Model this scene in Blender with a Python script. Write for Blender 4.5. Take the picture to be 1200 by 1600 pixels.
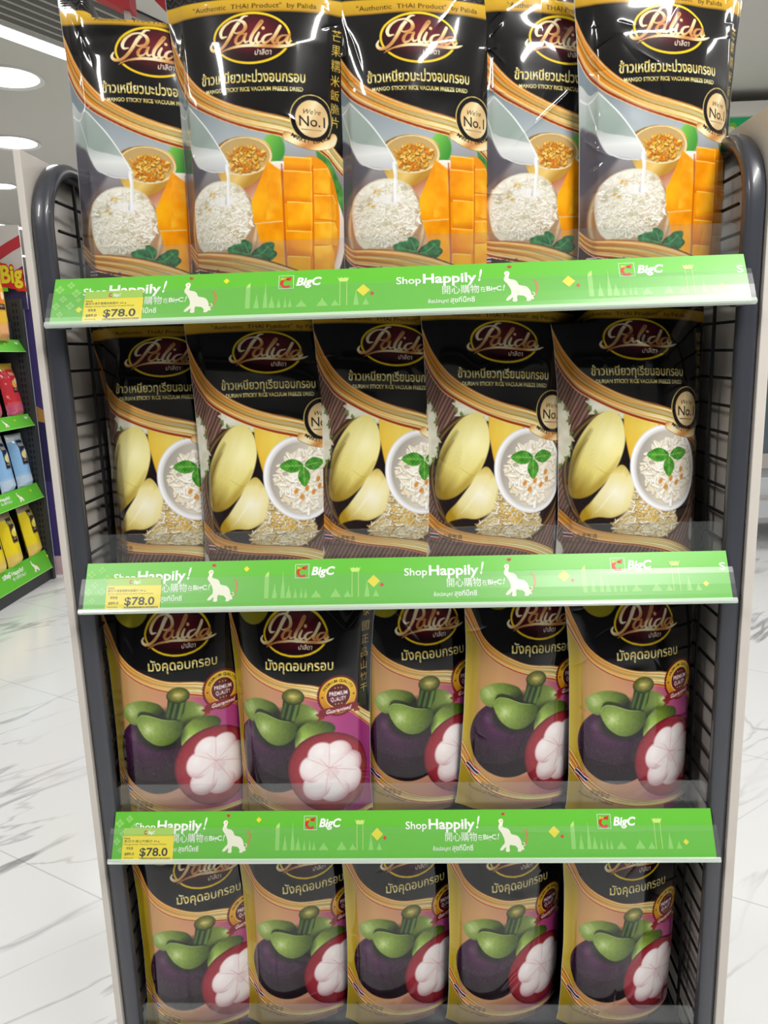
import bpy, bmesh, math, random
import numpy as np
from mathutils import Vector, Matrix

for o in list(bpy.data.objects):
    bpy.data.objects.remove(o, do_unlink=True)
SC = bpy.context.scene
COL = SC.collection

# ------------------------------------------------------------------ camera
CAM_POS = np.array([0.024, -0.9691, 1.40])
PITCH, YAW, ROLL, FPX = 0.2034, -0.0448, -0.0323, 1202.0
cy_, sy_ = math.cos(YAW), math.sin(YAW)
fwd = np.array([sy_ * math.cos(PITCH), cy_ * math.cos(PITCH), -math.sin(PITCH)])
rgt = np.array([cy_, -sy_, 0.0])
upv = np.cross(rgt, fwd)
cr_, sr_ = math.cos(ROLL), math.sin(ROLL)
rgt, upv = cr_ * rgt + sr_ * upv, -sr_ * rgt + cr_ * upv
cam = bpy.data.cameras.new('camera')
cam.sensor_fit = 'VERTICAL'
cam.sensor_height = 36.0
cam.lens = 36.0 * FPX / 1600.0
cam.clip_start = 0.05
cam_ob = bpy.data.objects.new('camera', cam)
COL.objects.link(cam_ob)
cam_ob.matrix_world = Matrix((
    (rgt[0], upv[0], -fwd[0], CAM_POS[0]),
    (rgt[1], upv[1], -fwd[1], CAM_POS[1]),
    (rgt[2], upv[2], -fwd[2], CAM_POS[2]),
    (0, 0, 0, 1)))
SC.camera = cam_ob

# ------------------------------------------------------------------ world, lamps, exposure
CEIL = 2.9
world = bpy.data.worlds.new('shop_air')
SC.world = world
world.use_nodes = True
world.node_tree.nodes['Background'].inputs[0].default_value = (0.96, 0.98, 1.0, 1)
world.node_tree.nodes['Background'].inputs[1].default_value = 0.16
SC.view_settings.view_transform = 'Standard'
SC.view_settings.look = 'None'
SC.view_settings.exposure = -0.8
SC.view_settings.gamma = 1.0
SC.view_settings.use_curve_mapping = False
SC.cycles.use_denoising = True
SC.cycles.max_bounces = 8
SC.cycles.transparent_max_bounces = 16
SC.cycles.caustics_reflective = False
SC.cycles.caustics_refractive = False

def area_lamp(name, loc, sx, sy, power, rotz=0.0, color=(1, 0.98, 0.95), shape='RECTANGLE'):
    l = bpy.data.lights.new(name, 'AREA')
    l.shape = shape
    l.size, l.size_y = sx, sy
    l.energy = power
    l.color = color
    o = bpy.data.objects.new(name, l)
    COL.objects.link(o)
    o.location = loc
    o.rotation_euler = (0, 0, rotz)
    return o
GRID_ROT = math.radians(62)          # the shop's ceiling and tile grid is turned against the rack
for i, (x, y, ln, pw) in enumerate([(0.95, -1.25, 1.3, 120), (-1.5, -1.7, 1.3, 62), (-3.0, 0.2, 2.4, 45), (3.0, 0.6, 2.4, 45)]):
    area_lamp('linear_lamp', (x, y, CEIL - 0.03), ln, 0.12, pw, GRID_ROT)
for i, (x, y, pw) in enumerate([(-1.5, 1.6, 40), (1.7, 1.9, 36), (-1.4, 4.6, 60), (0.6, 4.2, 60), (2.6, 5.2, 40), (-4.5, 4.0, 60), (-3.5, 8.0, 60)]):
    area_lamp('down_lamp', (x, y, CEIL - 0.05), 0.8, 0.8, pw, 0, (1, 0.98, 0.95), 'DISK')

# ------------------------------------------------------------------ materials
MATS = {}
def srgb(c):
    if isinstance(c, str):
        c = tuple(int(c[i:i + 2], 16) / 255 for i in (1, 3, 5))
    return tuple(x / 12.92 if x <= 0.04045 else ((x + 0.055) / 1.055) ** 2.4 for x in c)
def mat(name, color, rough=0.5, metal=0.0, coat=0.0, spec=0.5, bump=0.0, bscale=200.0, var=0.0, emit=0.0):
    if name in MATS:
        return MATS[name]
    m = bpy.data.materials.new(name)
    m.use_nodes = True
    nt = m.node_tree
    b = nt.nodes['Principled BSDF']
    c = srgb(color)
    b.inputs['Base Color'].default_value = (*c, 1)
    b.inputs['Roughness'].default_value = rough
    b.inputs['Metallic'].default_value = metal
    b.inputs['Coat Weight'].default_value = coat
    b.inputs['Coat Roughness'].default_value = 0.06
    b.inputs['Specular IOR Level'].default_value = spec
    if emit:
        b.inputs['Emission Color'].default_value = (*c, 1)
        b.inputs['Emission Strength'].default_value = emit
    tc = nt.nodes.new('ShaderNodeTexCoord')
    nz = nt.nodes.new('ShaderNodeTexNoise')
    nz.inputs['Scale'].default_value = bscale
    nz.inputs['Detail'].default_value = 3
    nt.links.new(tc.outputs['Object'], nz.inputs['Vector'])
    if var:
        mx = nt.nodes.new('ShaderNodeMix')
        mx.data_type = 'RGBA'
        mx.inputs['A'].default_value = (*[x * (1 - var) for x in c], 1)
        mx.inputs['B'].default_value = (*[min(1, x * (1 + var)) for x in c], 1)
        nt.links.new(nz.outputs['Fac'], mx.inputs['Factor'])
        nt.links.new(mx.outputs['Result'], b.inputs['Base Color'])
    if bump:
        bp = nt.nodes.new('ShaderNodeBump')
        bp.inputs['Strength'].default_value = bump
        bp.inputs['Distance'].default_value = 0.001
        nt.links.new(nz.outputs['Fac'], bp.inputs['Height'])
        nt.links.new(bp.outputs['Normal'], b.inputs['Normal'])
    MATS[name] = m
    return m
def clear_mat(name, tint, alpha, rough=0.03, ior=1.49):
    """thin clear plastic: lets light straight through, mirrors by Fresnel, a little milky"""
    if name in MATS:
        return MATS[name]
    m = bpy.data.materials.new(name)
    m.use_nodes = True
    nt = m.node_tree
    nt.nodes.clear()
    out = nt.nodes.new('ShaderNodeOutputMaterial')
    tr = nt.nodes.new('ShaderNodeBsdfTransparent')
    tr.inputs[0].default_value = (0.95, 0.96, 0.96, 1)
    df = nt.nodes.new('ShaderNodeBsdfDiffuse')
    df.inputs[0].default_value = (*srgb(tint), 1)
    gl = nt.nodes.new('ShaderNodeBsdfGlossy')
    gl.inputs['Roughness'].default_value = rough
    m1 = nt.nodes.new('ShaderNodeMixShader')
    m1.inputs[0].default_value = alpha
    m2 = nt.nodes.new('ShaderNodeMixShader')
    ge = nt.nodes.new('ShaderNodeNewGeometry')
    dt = nt.nodes.new('ShaderNodeVectorMath'); dt.operation = 'DOT_PRODUCT'
    nt.links.new(ge.outputs['Normal'], dt.inputs[0]); nt.links.new(ge.outputs['Incoming'], dt.inputs[1])
    def mth(op, a, b=None):
        n = nt.nodes.new('ShaderNodeMath'); n.operation = op
        for k, v in enumerate((a, b)):
            if v is None: continue
            if isinstance(v, (int, float)): n.inputs[k].default_value = v
            else: nt.links.new(v, n.inputs[k])
        return n.outputs[0]
    r0 = ((ior - 1) / (ior + 1)) ** 2
    sch = mth('ADD', mth('MULTIPLY', mth('POWER', mth('SUBTRACT', 1.0, mth('ABSOLUTE', dt.outputs['Value'])), 5.0), 1 - r0), r0)
    nt.links.new(tr.outputs[0], m1.inputs[1])
    nt.links.new(df.outputs[0], m1.inputs[2])
    nt.links.new(sch, m2.inputs[0])
    nt.links.new(m1.outputs[0], m2.inputs[1])
    nt.links.new(gl.outputs[0], m2.inputs[2])
    nt.links.new(m2.outputs[0], out.inputs[0])
    MATS[name] = m
    return m
def film_mat(name, rough=0.2, coat=1.0):
    """printed glossy film; the print is the mesh's own colour layer"""
    if name in MATS:
        return MATS[name]
    m = bpy.data.materials.new(name)
    m.use_nodes = True
    nt = m.node_tree
    b = nt.nodes['Principled BSDF']
    at = nt.nodes.new('ShaderNodeAttribute')
    at.attribute_name = 'print'
    nt.links.new(at.outputs['Color'], b.inputs['Base Color'])
    b.inputs['Roughness'].default_value = rough
    b.inputs['Coat Weight'].default_value = coat
    b.inputs['Coat Roughness'].default_value = 0.06
    b.inputs['Coat IOR'].default_value = 1.5
    b.inputs['Specular IOR Level'].default_value = 0.08
    MATS[name] = m
    return m

# ------------------------------------------------------------------ object helpers
def setp(o, label=None, cat=None, group=None, kind=None):
    if label: o['label'] = label
    if cat: o['category'] = cat
    if group: o['group'] = group
    if kind: o['kind'] = kind
    return o
def empty(name, loc=(0, 0, 0), rotz=0.0, parent=None):
    o = bpy.data.objects.new(name, None)
    o.empty_display_size = 0.05
    COL.objects.link(o)
    o.location = loc
    o.rotation_euler = (0, 0, rotz)
    if parent: o.parent = parent
    return o
def link_mesh(name, me, parent=None, loc=(0, 0, 0), rot=(0, 0, 0)):
    o = bpy.data.objects.new(name, me)
    COL.objects.link(o)
    o.location = loc
    o.rotation_euler = rot
    if parent: o.parent = parent
    return o
class MB:
    """collects shapes with several materials, links them as one mesh object"""
    def __init__(self):
        self.v, self.f, self.m, self.mats = [], [], [], []
    def mi(self, m):
        if m not in self.mats: self.mats.append(m)
        return self.mats.index(m)
    def add(self, vs, fs, m):
        n = len(self.v); k = self.mi(m)
        self.v += [tuple(map(float, p)) for p in vs]
        for f in fs:
            self.f.append([n + i for i in f]); self.m.append(k)
        return self
    def box(self, a, b, m, bev=0.0):
        bm = bmesh.new()
        bmesh.ops.create_cube(bm, size=1)
        for v in bm.verts:
            v.co = Vector([(a[i] + b[i]) / 2 + v.co[i] * (b[i] - a[i]) for i in range(3)])
        if bev:
            bmesh.ops.bevel(bm, geom=list(bm.edges), offset=bev, segments=2, affect='EDGES', profile=0.6)
        return self.bm(bm, m)
    def bm(self, bm, m, xf=None):
        bm.verts.index_update()
        vs = [(xf @ v.co if xf else v.co)[:] for v in bm.verts]
        fs = [[v.index for v in f.verts] for f in bm.faces]
        bm.free()
        return self.add(vs, fs, m)
    def sweep(self, path, prof, m, closed=False, ref=Vector((1, 0, 0)), cap=True):
        """profile (list of 2d) swept along a path; profile x follows ref, y follows ref x tangent"""
        path = [Vector(p) for p in path]
        n = len(path); k = len(prof); vs = []
        for i, p in enumerate(path):
            t = (path[min(i + 1, n - 1)] - path[max(i - 1, 0)]).normalized()
            side = (ref - t * ref.dot(t))
            if side.length < 1e-6:
                side = t.orthogonal()
            side.normalize()
            nn = t.cross(side)
            for (a, b) in prof:
                vs.append(p + side * a + nn * b)
        fs = []
        for i in range(n - 1):
            for j in range(k):
                fs.append([i * k + j, i * k + (j + 1) % k, (i + 1) * k + (j + 1) % k, (i + 1) * k + j])
        if cap:
            fs.append(list(range(k))[::-1]); fs.append([(n - 1) * k + j for j in range(k)])
        return self.add(vs, fs, m)
    def rod(self, a, b, r, m, seg=8):
        prof = [(r * math.cos(2 * math.pi * i / seg), r * math.sin(2 * math.pi * i / seg)) for i in range(seg)]
        d = Vector(b) - Vector(a)
        ref = Vector((1, 0, 0)) if abs(d.normalized().x) < 0.9 else Vector((0, 1, 0))
        return self.sweep([a, b], prof, m, ref=ref)
    def prism(self, poly, z0, z1, m, axis=2):
        n = len(poly)
        def P(x, y, z):
            return (x, y, z) if axis == 2 else ((x, z, y) if axis == 1 else (z, x, y))
        vs = [P(x, y, z0) for x, y in poly] + [P(x, y, z1) for x, y in poly]
        fs = [list(range(n))[::-1], [n + i for i in range(n)]] + [[i, (i + 1) % n, n + (i + 1) % n, n + i] for i in range(n)]
        return self.add(vs, fs, m)
    def build(self, name, parent=None, loc=(0, 0, 0), rot=(0, 0, 0), smooth=False, angle=None):
        me = bpy.data.meshes.new(name)
        me.from_pydata(self.v, [], self.f)
        for mm in self.mats: me.materials.append(mm)
        me.polygons.foreach_set('material_index', self.m)
        bm = bmesh.new(); bm.from_mesh(me)
        bmesh.ops.recalc_face_normals(bm, faces=bm.faces)
        bm.to_mesh(me); bm.free()
        if smooth:
            me.polygons.foreach_set('use_smooth', [True] * len(me.polygons))
            me.set_sharp_from_angle(angle=math.radians(angle or 40))
        me.update()
        return link_mesh(name, me, parent, loc, rot)
def copy_thing(o, parent=None):
    c = o.copy(); COL.objects.link(c); c.parent = parent
    for ch in list(o.children):
        copy_thing(ch, c)
    return c
def struct(o):
    o['kind'] = 'structure'
    return o

# ------------------------------------------------------------------ letters
_TX = {}
def glyphs(s, bold=0.0, shear=0.0):
    """filled letter outlines of a string as 2-D triangles, y up, baseline 0, em 1"""
    key = (s, bold, shear)
    if key not in _TX:
        cu = bpy.data.curves.new('letters', 'FONT')
        cu.body = s
        cu.offset = bold
        cu.shear = shear
        cu.resolution_u = 3
        o = bpy.data.objects.new('letters', cu)
        COL.objects.link(o)
        bpy.context.view_layer.update()
        dg = bpy.context.evaluated_depsgraph_get()
        ev = o.evaluated_get(dg)
        me = ev.to_mesh()
        me.calc_loop_triangles()
        v = np.zeros(len(me.vertices) * 3); me.vertices.foreach_get('co', v)
        t = np.zeros(len(me.loop_triangles) * 3, np.int32); me.loop_triangles.foreach_get('vertices', t)
        _TX[key] = (v.reshape(-1, 3)[:, :2].copy(), t.reshape(-1, 3).copy())
        ev.to_mesh_clear()
        bpy.data.objects.remove(o); bpy.data.curves.remove(cu)
    return _TX[key]
def fit_text(s, x0, ybase, width=None, height=None, bold=0.0, shear=0.0, center=False, ref=None):
    """letters placed with the left end at x0 and the baseline at ybase, y DOWN; fitted to width and/or cap height"""
    v, t = glyphs(s, bold, shear)
    v = v.copy()
    a, b = v[:, 0].min(), v[:, 0].max()
    sy = (height / 0.73) if height else None
    sx = width / (b - a) if width else sy
    if sy is None: sy = sx
    x = (v[:, 0] - a) * sx + x0
    if center: x -= (b - a) * sx / 2
    return np.stack([x, ybase - v[:, 1] * sy], 1), t
# ------------------------------------------------------------------ print painter (works in millimetres, y down)
def ramp(t, stops):
    t = np.asarray(t, np.float32)
    xs = [s[0] for s in stops]
    cs = np.array([[int(s[1][i:i + 2], 16) / 255 for i in (1, 3, 5)] for s in stops])
    return np.stack([np.interp(t, xs, cs[:, k]) for k in range(3)], -1).astype(np.float32)
def hexc(c):
    return np.array([int(c[i:i + 2], 16) / 255 for i in (1, 3, 5)], np.float32) if isinstance(c, str) else np.asarray(c, np.float32)
def vnoise(x, y, sc, seed):
    rs = np.random.RandomState(seed)
    tb = rs.rand(64, 64).astype(np.float32)
    u, v = np.asarray(x, np.float32) / sc + 1000, np.asarray(y, np.float32) / sc + 1000
    iu, iv = np.floor(u).astype(int), np.floor(v).astype(int)
    fu, fv = u - iu, v - iv
    fu, fv = fu * fu * (3 - 2 * fu), fv * fv * (3 - 2 * fv)
    a, b = tb[iu & 63, iv & 63], tb[(iu + 1) & 63, iv & 63]
    c, d = tb[iu & 63, (iv + 1) & 63], tb[(iu + 1) & 63, (iv + 1) & 63]
    return (a * (1 - fu) + b * fu) * (1 - fv) + (c * (1 - fu) + d * fu) * fv
def fbm(x, y, sc, seed):
    return 0.55 * vnoise(x, y, sc, seed) + 0.3 * vnoise(x, y, sc / 2, seed + 1) + 0.15 * vnoise(x, y, sc / 4, seed + 2)
def spl(pts, closed=True, n=10):
    p = np.asarray(pts, float); out = []; m = len(p)
    for i in range(m if closed else m - 1):
        if closed:
            a, b, c, d = p[(i - 1) % m], p[i], p[(i + 1) % m], p[(i + 2) % m]
        else:
            a, b, c, d = p[max(i - 1, 0)], p[i], p[i + 1], p[min(i + 2, m - 1)]
        for k in range(n):
            t = k / n
            out.append(0.5 * (2 * b + (c - a) * t + (2 * a - 5 * b + 4 * c - d) * t * t + (3 * b - a - 3 * c + d) * t ** 3))
    if not closed: out.append(p[-1])
    return np.array(out)
class Canvas:
    def __init__(self, w, h, s=3.0, bg='#101012'):
        self.w, self.h, self.s = w, h, s
        self.nx, self.ny = int(w * s), int(h * s)
        self.im = np.ones((self.ny, self.nx, 3), np.float32) * hexc(bg)
    def reg(self, x0, y0, x1, y1):
        s = self.s
        i0, i1 = max(0, int(x0 * s) - 1), min(self.nx, int(x1 * s) + 2)
        j0, j1 = max(0, int(y0 * s) - 1), min(self.ny, int(y1 * s) + 2)
        if i1 <= i0 or j1 <= j0: return None
        X = (np.arange(i0, i1, dtype=np.float32) + 0.5) / s
        Y = (np.arange(j0, j1, dtype=np.float32) + 0.5) / s
        X, Y = np.meshgrid(X, Y)
        return (slice(j0, j1), slice(i0, i1)), X, Y
    def blend(self, sl, cov, col):
        cov = np.clip(cov, 0, 1)[..., None]
        self.im[sl] = self.im[sl] * (1 - cov) + cov * col
    def paint(self, box, cov, col):
        r = self.reg(*box)
        if r is None: return
        sl, X, Y = r
        c = cov(X, Y) if callable(cov) else np.full(X.shape, cov, np.float32)
        k = col(X, Y) if callable(col) else hexc(col)
        self.blend(sl, c, k)
    def ell(self, cx, cy, rx, ry, col, ang=0.0, soft=0.3, alpha=1.0):
        m = max(rx, ry) + soft * 2
        ca, sa = math.cos(math.radians(ang)), math.sin(math.radians(ang))
        def cov(X, Y):
            u, v = (X - cx) * ca + (Y - cy) * sa, -(X - cx) * sa + (Y - cy) * ca
            return alpha * np.clip(0.5 + (1 - np.sqrt((u / rx) ** 2 + (v / ry) ** 2)) * min(rx, ry) / soft, 0, 1)
        def cl(X, Y):
            if not callable(col): return hexc(col)
            u, v = (X - cx) * ca + (Y - cy) * sa, -(X - cx) * sa + (Y - cy) * ca
            return col(u / rx, v / ry)
        self.paint((cx - m, cy - m, cx + m, cy + m), cov, cl)
    def poly(self, pts, col, alpha=1.0, soft=0.0):
        p = np.asarray(pts, np.float32)
        x0, y0 = p.min(0); x1, y1 = p.max(0)
        r = self.reg(x0 - soft * 2, y0 - soft * 2, x1 + soft * 2, y1 + soft * 2)
        if r is None: return
        sl, X, Y = r
        m = np.zeros(X.shape, bool)
        q = np.roll(p, -1, 0)
        ys, xs = Y[:, 0], X[0]
        for (ax, ay), (bx, by) in zip(p, q):
            if ay == by: continue
            rows = np.nonzero((ay > ys) != (by > ys))[0]
            if len(rows) == 0: continue
            xc = (bx - ax) * (ys[rows] - ay) / (by - ay) + ax
            m[rows] ^= xs[None, :] < xc[:, None]
        c = m.astype(np.float32)
        if soft:
            k = max(1, int(soft * self.s))
            for ax in (0, 1):
                cs = np.cumsum(np.pad(c, [(k + 1, k) if a == ax else (0, 0) for a in (0, 1)], mode='edge'), axis=ax)
                n = c.shape[ax]
                c = (np.take(cs, np.arange(2 * k + 1, 2 * k + 1 + n), ax) - np.take(cs, np.arange(0, n), ax)) / (2 * k + 1)
        k = col(X, Y) if callable(col) else hexc(col)
        self.blend(sl, c * alpha, k)
    def stroke(self, pts, w, col, alpha=1.0, soft=0.3):
        """a pen stroke of varying width: w one number or one per point"""
        p = np.asarray(pts, np.float32); n = len(p)
        w = np.full(n, w, np.float32) if np.isscalar(w) else np.interp(np.linspace(0, 1, n), np.linspace(0, 1, len(w)), w)
        mw = w.max() + soft
        r = self.reg(*(p.min(0) - mw), *(p.max(0) + mw))
        if r is None: return
        sl, X, Y = r
        cov = np.zeros(X.shape, np.float32)
        x00, y00, s = X[0, 0], Y[0, 0], self.s
        for i in range(n - 1):
            a, b = p[i], p[i + 1]
            lo = np.minimum(a, b) - mw; hi = np.maximum(a, b) + mw
            i0, i1 = max(0, int((lo[0] - x00) * s)), int((hi[0] - x00) * s) + 2
            j0, j1 = max(0, int((lo[1] - y00) * s)), int((hi[1] - y00) * s) + 2
            xx, yy = X[j0:j1, i0:i1], Y[j0:j1, i0:i1]
            if xx.size == 0: continue
            d = b - a; L = max(float(d @ d), 1e-9)
            t = np.clip(((xx - a[0]) * d[0] + (yy - a[1]) * d[1]) / L, 0, 1)
            dist = np.hypot(xx - a[0] - t * d[0], yy - a[1] - t * d[1])
            rad = (w[i] + (w[i + 1] - w[i]) * t) / 2
            cov[j0:j1, i0:i1] = np.maximum(cov[j0:j1, i0:i1], np.clip(0.5 + (rad - dist) / soft, 0, 1))
        k = col(X, Y) if callable(col) else hexc(col)
        self.blend(sl, cov * alpha, k)
    def tris(self, v, t, col, alpha=1.0):
        if len(v) == 0: return
        r = self.reg(v[:, 0].min(), v[:, 1].min(), v[:, 0].max(), v[:, 1].max())
        if r is None: return
        sl, X, Y = r
        m = np.zeros(X.shape, np.float32)
        x00, y00, s = X[0, 0], Y[0, 0], self.s
        for tri in t:
            a, b, c = v[tri]
            den = (b[0] - a[0]) * (c[1] - a[1]) - (c[0] - a[0]) * (b[1] - a[1])
            if abs(den) < 1e-9: continue
            lo = np.minimum(np.minimum(a, b), c); hi = np.maximum(np.maximum(a, b), c)
            i0, i1 = max(0, int((lo[0] - x00) * s)), int((hi[0] - x00) * s) + 2
            j0, j1 = max(0, int((lo[1] - y00) * s)), int((hi[1] - y00) * s) + 2
            xx, yy = X[j0:j1, i0:i1], Y[j0:j1, i0:i1]
            if xx.size == 0: continue
            w1 = ((xx - a[0]) * (c[1] - a[1]) - (c[0] - a[0]) * (yy - a[1])) / den
            w2 = ((b[0] - a[0]) * (yy - a[1]) - (xx - a[0]) * (b[1] - a[1])) / den
            m[j0:j1, i0:i1][(w1 >= -1e-4) & (w2 >= -1e-4) & (w1 + w2 <= 1.0001)] = 1
        k = col(X, Y) if callable(col) else hexc(col)
        self.blend(sl, m * alpha, k)
    def text(self, s, x, y, col, width=None, height=None, bold=0.0, shear=0.0, rot=0.0, center=False, alpha=1.0):
        v, t = fit_text(s, x, y, width, height, bold, shear, center)
        if rot:
            c, sn = math.cos(math.radians(rot)), math.sin(math.radians(rot))
            d = v - np.array([x, y])
            v = np.stack([x + d[:, 0] * c - d[:, 1] * sn, y + d[:, 0] * sn + d[:, 1] * c], 1)
        self.tris(v.astype(np.float32), t, col, alpha)
    def arc_text(self, s, cx, cy, r, a0, a1, col, height, bold=0.0, inside=False):
        n = len(s)
        for i, ch in enumerate(s):
            if ch == ' ': continue
            a = math.radians(a0 + (a1 - a0) * i / (n - 1))
            x, y = cx + r * math.sin(a), cy - r * math.cos(a)
            v, t = fit_text(ch, 0, 0, None, height, bold, 0, True)
            rr = a if not inside else a + math.pi
            c, sn = math.cos(rr), math.sin(rr)
            self.tris(np.stack([x + v[:, 0] * c - v[:, 1] * sn, y + v[:, 0] * sn + v[:, 1] * c], 1).astype(np.float32), t, col)
    def sample(self, nu, nv):
        """colour at an (nv+1) x (nu+1) lattice, linear light"""
        im = self.im
        pad = np.pad(im, ((1, 1), (1, 1), (0, 0)), mode='edge')
        im = (pad[:-2, 1:-1] + pad[2:, 1:-1] + pad[1:-1, :-2] + pad[1:-1, 2:] + 2.0 * im) / 6.0
        gx = np.clip(np.linspace(0, self.nx, nu + 1) - 0.5, 0, self.nx - 1.001)
        gy = np.clip(np.linspace(0, self.ny, nv + 1) - 0.5, 0, self.ny - 1.001)
        ix, iy = gx.astype(int), gy.astype(int)
        fx, fy = (gx - ix)[None, :, None], (gy - iy)[:, None, None]
        g = lambda a, b: im[np.clip(iy + a, 0, self.ny - 1)][:, np.clip(ix + b, 0, self.nx - 1)]
        c = (g(0, 0) * (1 - fx) + g(0, 1) * fx) * (1 - fy) + (g(1, 0) * (1 - fx) + g(1, 1) * fx) * fy
        return np.where(c <= 0.04045, c / 12.92, ((c + 0.055) / 1.055) ** 2.4)
    def swoosh(self, up, lo, seed=3, stops_l=None, stops_r=None, xm=120):
        up, lo = np.array(up, float), np.array(lo, float)
        x0, x1 = max(up[0, 0], lo[0, 0]), min(up[-1, 0], lo[-1, 0])
        r = self.reg(x0, min(up[:, 1].min(), lo[:, 1].min()), x1, max(up[:, 1].max(), lo[:, 1].max()))
        sl, X, Y = r
        us, ls = spl(up, False), spl(lo, False)
        yu = np.interp(X[0], us[:, 0], us[:, 1])[None, :]
        yl = np.interp(X[0], ls[:, 0], ls[:, 1])[None, :]
        t = (Y - yu) / np.maximum(yl - yu, 0.5)
        cov = ((t >= 0) & (t <= 1)).astype(np.float32)
        tt = np.clip(t, 0, 1)
        cl = ramp(tt, [(0, '#6b3510'), (.04, '#c07a2a'), (.10, '#f0d9a0'), (.16, '#c77a28'), (.3, '#cf7a1a'), (.42, '#f4d88c'),
                       (.5, '#c06c18'), (.66, '#e0942a'), (.78, '#f6e6bc'), (.86, '#b5501a'), (.93, '#8f2410'), (.96, '#e8b070'), (1, '#fbf0d0')])
        cr = ramp(tt, [(0, '#5b3010'), (.05, '#b3742e'), (.12, '#f3e6b8'), (.22, '#b88a34'), (.32, '#f6ebbc'), (.5, '#cdae54'),
                       (.6, '#f7efcc'), (.72, '#e0b35a'), (.8, '#f5e2ae'), (.87, '#b8561e'), (.93, '#8f2410'), (.97, '#e2903c'), (1, '#f7dca0')])
        k = np.clip((X - 25) / xm, 0, 1)[..., None]
        c = cl * (1 - k) + cr * k
        rs = np.random.RandomState(seed)
        band = np.interp(tt + 0.03 * np.sin(X / 37.0 + seed), np.linspace(0, 1, 22), rs.rand(22) - 0.5)
        c = np.clip(c * (1 + 0.55 * band[..., None]), 0, 1)
        self.blend(sl, cov, c)
# ------------------------------------------------------------------ pouch prints
PW, PH = 240.0, 390.0
def gold(X, Y):
    k = 0.5 + 0.5 * np.sin(X / 9.0 + Y / 6.0)
    return ramp(k, [(0, '#c98a4e'), (.5, '#f0cf92'), (1, '#f8ecc4')])
def rim(X, Y):
    k = 0.5 + 0.5 * np.sin((X - Y) / 13.0)
    return ramp(k, [(0, '#d98a3c'), (.5, '#f0d022'), (1, '#fbf04a')])
def logo(c, cx, cy):
    c.ell(cx, cy, 49, 31, rim)
    c.ell(cx, cy, 46, 28.2, lambda u, v: ramp(np.clip(np.hypot(u, v) + 0.25 * v, 0, 1), [(0, '#7a2230'), (.5, '#5a1420'), (1, '#260a10')]))
    def P(pts):
        p = np.array(pts, float)
        y = p[:, 1] + (p[:, 0] - 620) * 0.12
        return spl(np.stack([cx + (p[:, 0] - 620) * 0.117, cy + (y - 385) * 0.106], 1), False, 8)
    S = [([(585, 140), (535, 155), (500, 205), (450, 275), (410, 350), (370, 425), (320, 495), (260, 545), (200, 552), (172, 515), (195, 460)], [1.2, 2.6, 4.2, 4.6, 4.4, 4.0, 3.6, 3.4, 4.0, 3.6, 1.0]),
         ([(515, 185), (400, 215), (322, 282), (288, 350), (300, 400), (352, 388)], [1.6, 2.4, 3.6, 4.2, 3.2, 1.4]),
         ([(488, 198), (542, 218), (560, 272), (530, 322), (470, 345), (425, 338)], [2.2, 3.8, 4.6, 3.6, 2.4, 1.2]),
         ([(558, 345), (495, 360), (455, 420), (462, 460), (512, 442), (560, 372), (566, 345), (545, 405), (562, 440), (600, 418)], [1.6, 2.4, 4.0, 3.2, 2.0, 1.8, 3.0, 3.6, 2.6, 1.2]),
         ([(600, 418), (655, 330), (722, 232), (745, 190), (722, 188), (680, 262), (622, 380), (618, 440), (655, 438), (684, 398)], [1.4, 2.0, 2.4, 2.0, 2.2, 3.6, 4.2, 3.4, 2.2, 1.2]),
         ([(704, 325), (672, 402), (692, 437), (738, 405)], [2.6, 4.0, 3.0, 1.2]),
         ([(838, 325), (775, 350), (742, 402), (762, 432), (812, 402), (865, 335)], [1.6, 2.6, 4.0, 3.2, 2.0, 1.6]),
         ([(925, 230), (882, 320), (848, 400), (872, 422), (908, 385)], [3.8, 4.2, 4.0, 2.6, 1.2]),
         ([(992, 318), (932, 340), (896, 390), (912, 416), (962, 390), (1005, 328), (1020, 310), (990, 382), (1012, 402), (1045, 372)], [1.6, 2.6, 4.0, 3.2, 2.0, 2.0, 3.4, 3.6, 2.6, 1.2]),
         ([(240, 602), (330, 542), (450, 497), (600, 472), (800, 462), (950, 445), (1050, 415), (1108, 386)], [0.6, 2.0, 3.0, 3.4, 3.6, 3.8, 2.8, 0.6])]
    for pts, w in S:
        q = P(pts)
        c.stroke(q + np.array([0.5, 0.6]), np.array(w) * 1.08 + 0.5, '#2a0d0c', 0.8)
        c.stroke(q, np.array(w) * 1.08, gold)
    d = P([(748, 268), (750, 268)])[0]
    c.ell(d[0], d[1], 2.2, 2.0, gold)
    c.text('ปาลิดา', cx + 4, cy + 20.5, '#f2e9d2', width=21, height=6.5, bold=0.012, shear=0.2)
def top_band(c):
    # black crimped seal with a woven line pattern, gold band under it
    def pat(X, Y):
        a = np.abs(((X / 15.0) % 1) - 0.5) * 2
        z = (Y / 7.0 + a) % 1
        k = (np.abs(z - 0.5) < 0.07)
        return np.where(k[..., None], hexc('#55524c'), hexc('#111013'))
    c.paint((0, 0, PW, 27), 1.0, pat)
    c.paint((0, 27, PW, 44), 1.0, lambda X, Y: ramp((Y - 27) / 17, [(0, '#8a6a18'), (.06, '#d9ae2c'), (.5, '#cfa52e'), (.9, '#c2962a'), (1, '#7a5a12')]))
    c.text('"Authentic  THAI Product"  by Palida', 42, 39.5, '#4a3510', width=156, height=6.0, bold=0.004)
def edges(c):
    for x0, x1 in ((0, 1.0), (PW - 1.0, PW)):
        c.paint((x0, 0, x1, PH), lambda X, Y: ((X >= x0) & (X <= x1)).astype(np.float32) * 0.85, '#b9b9bb')
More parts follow.
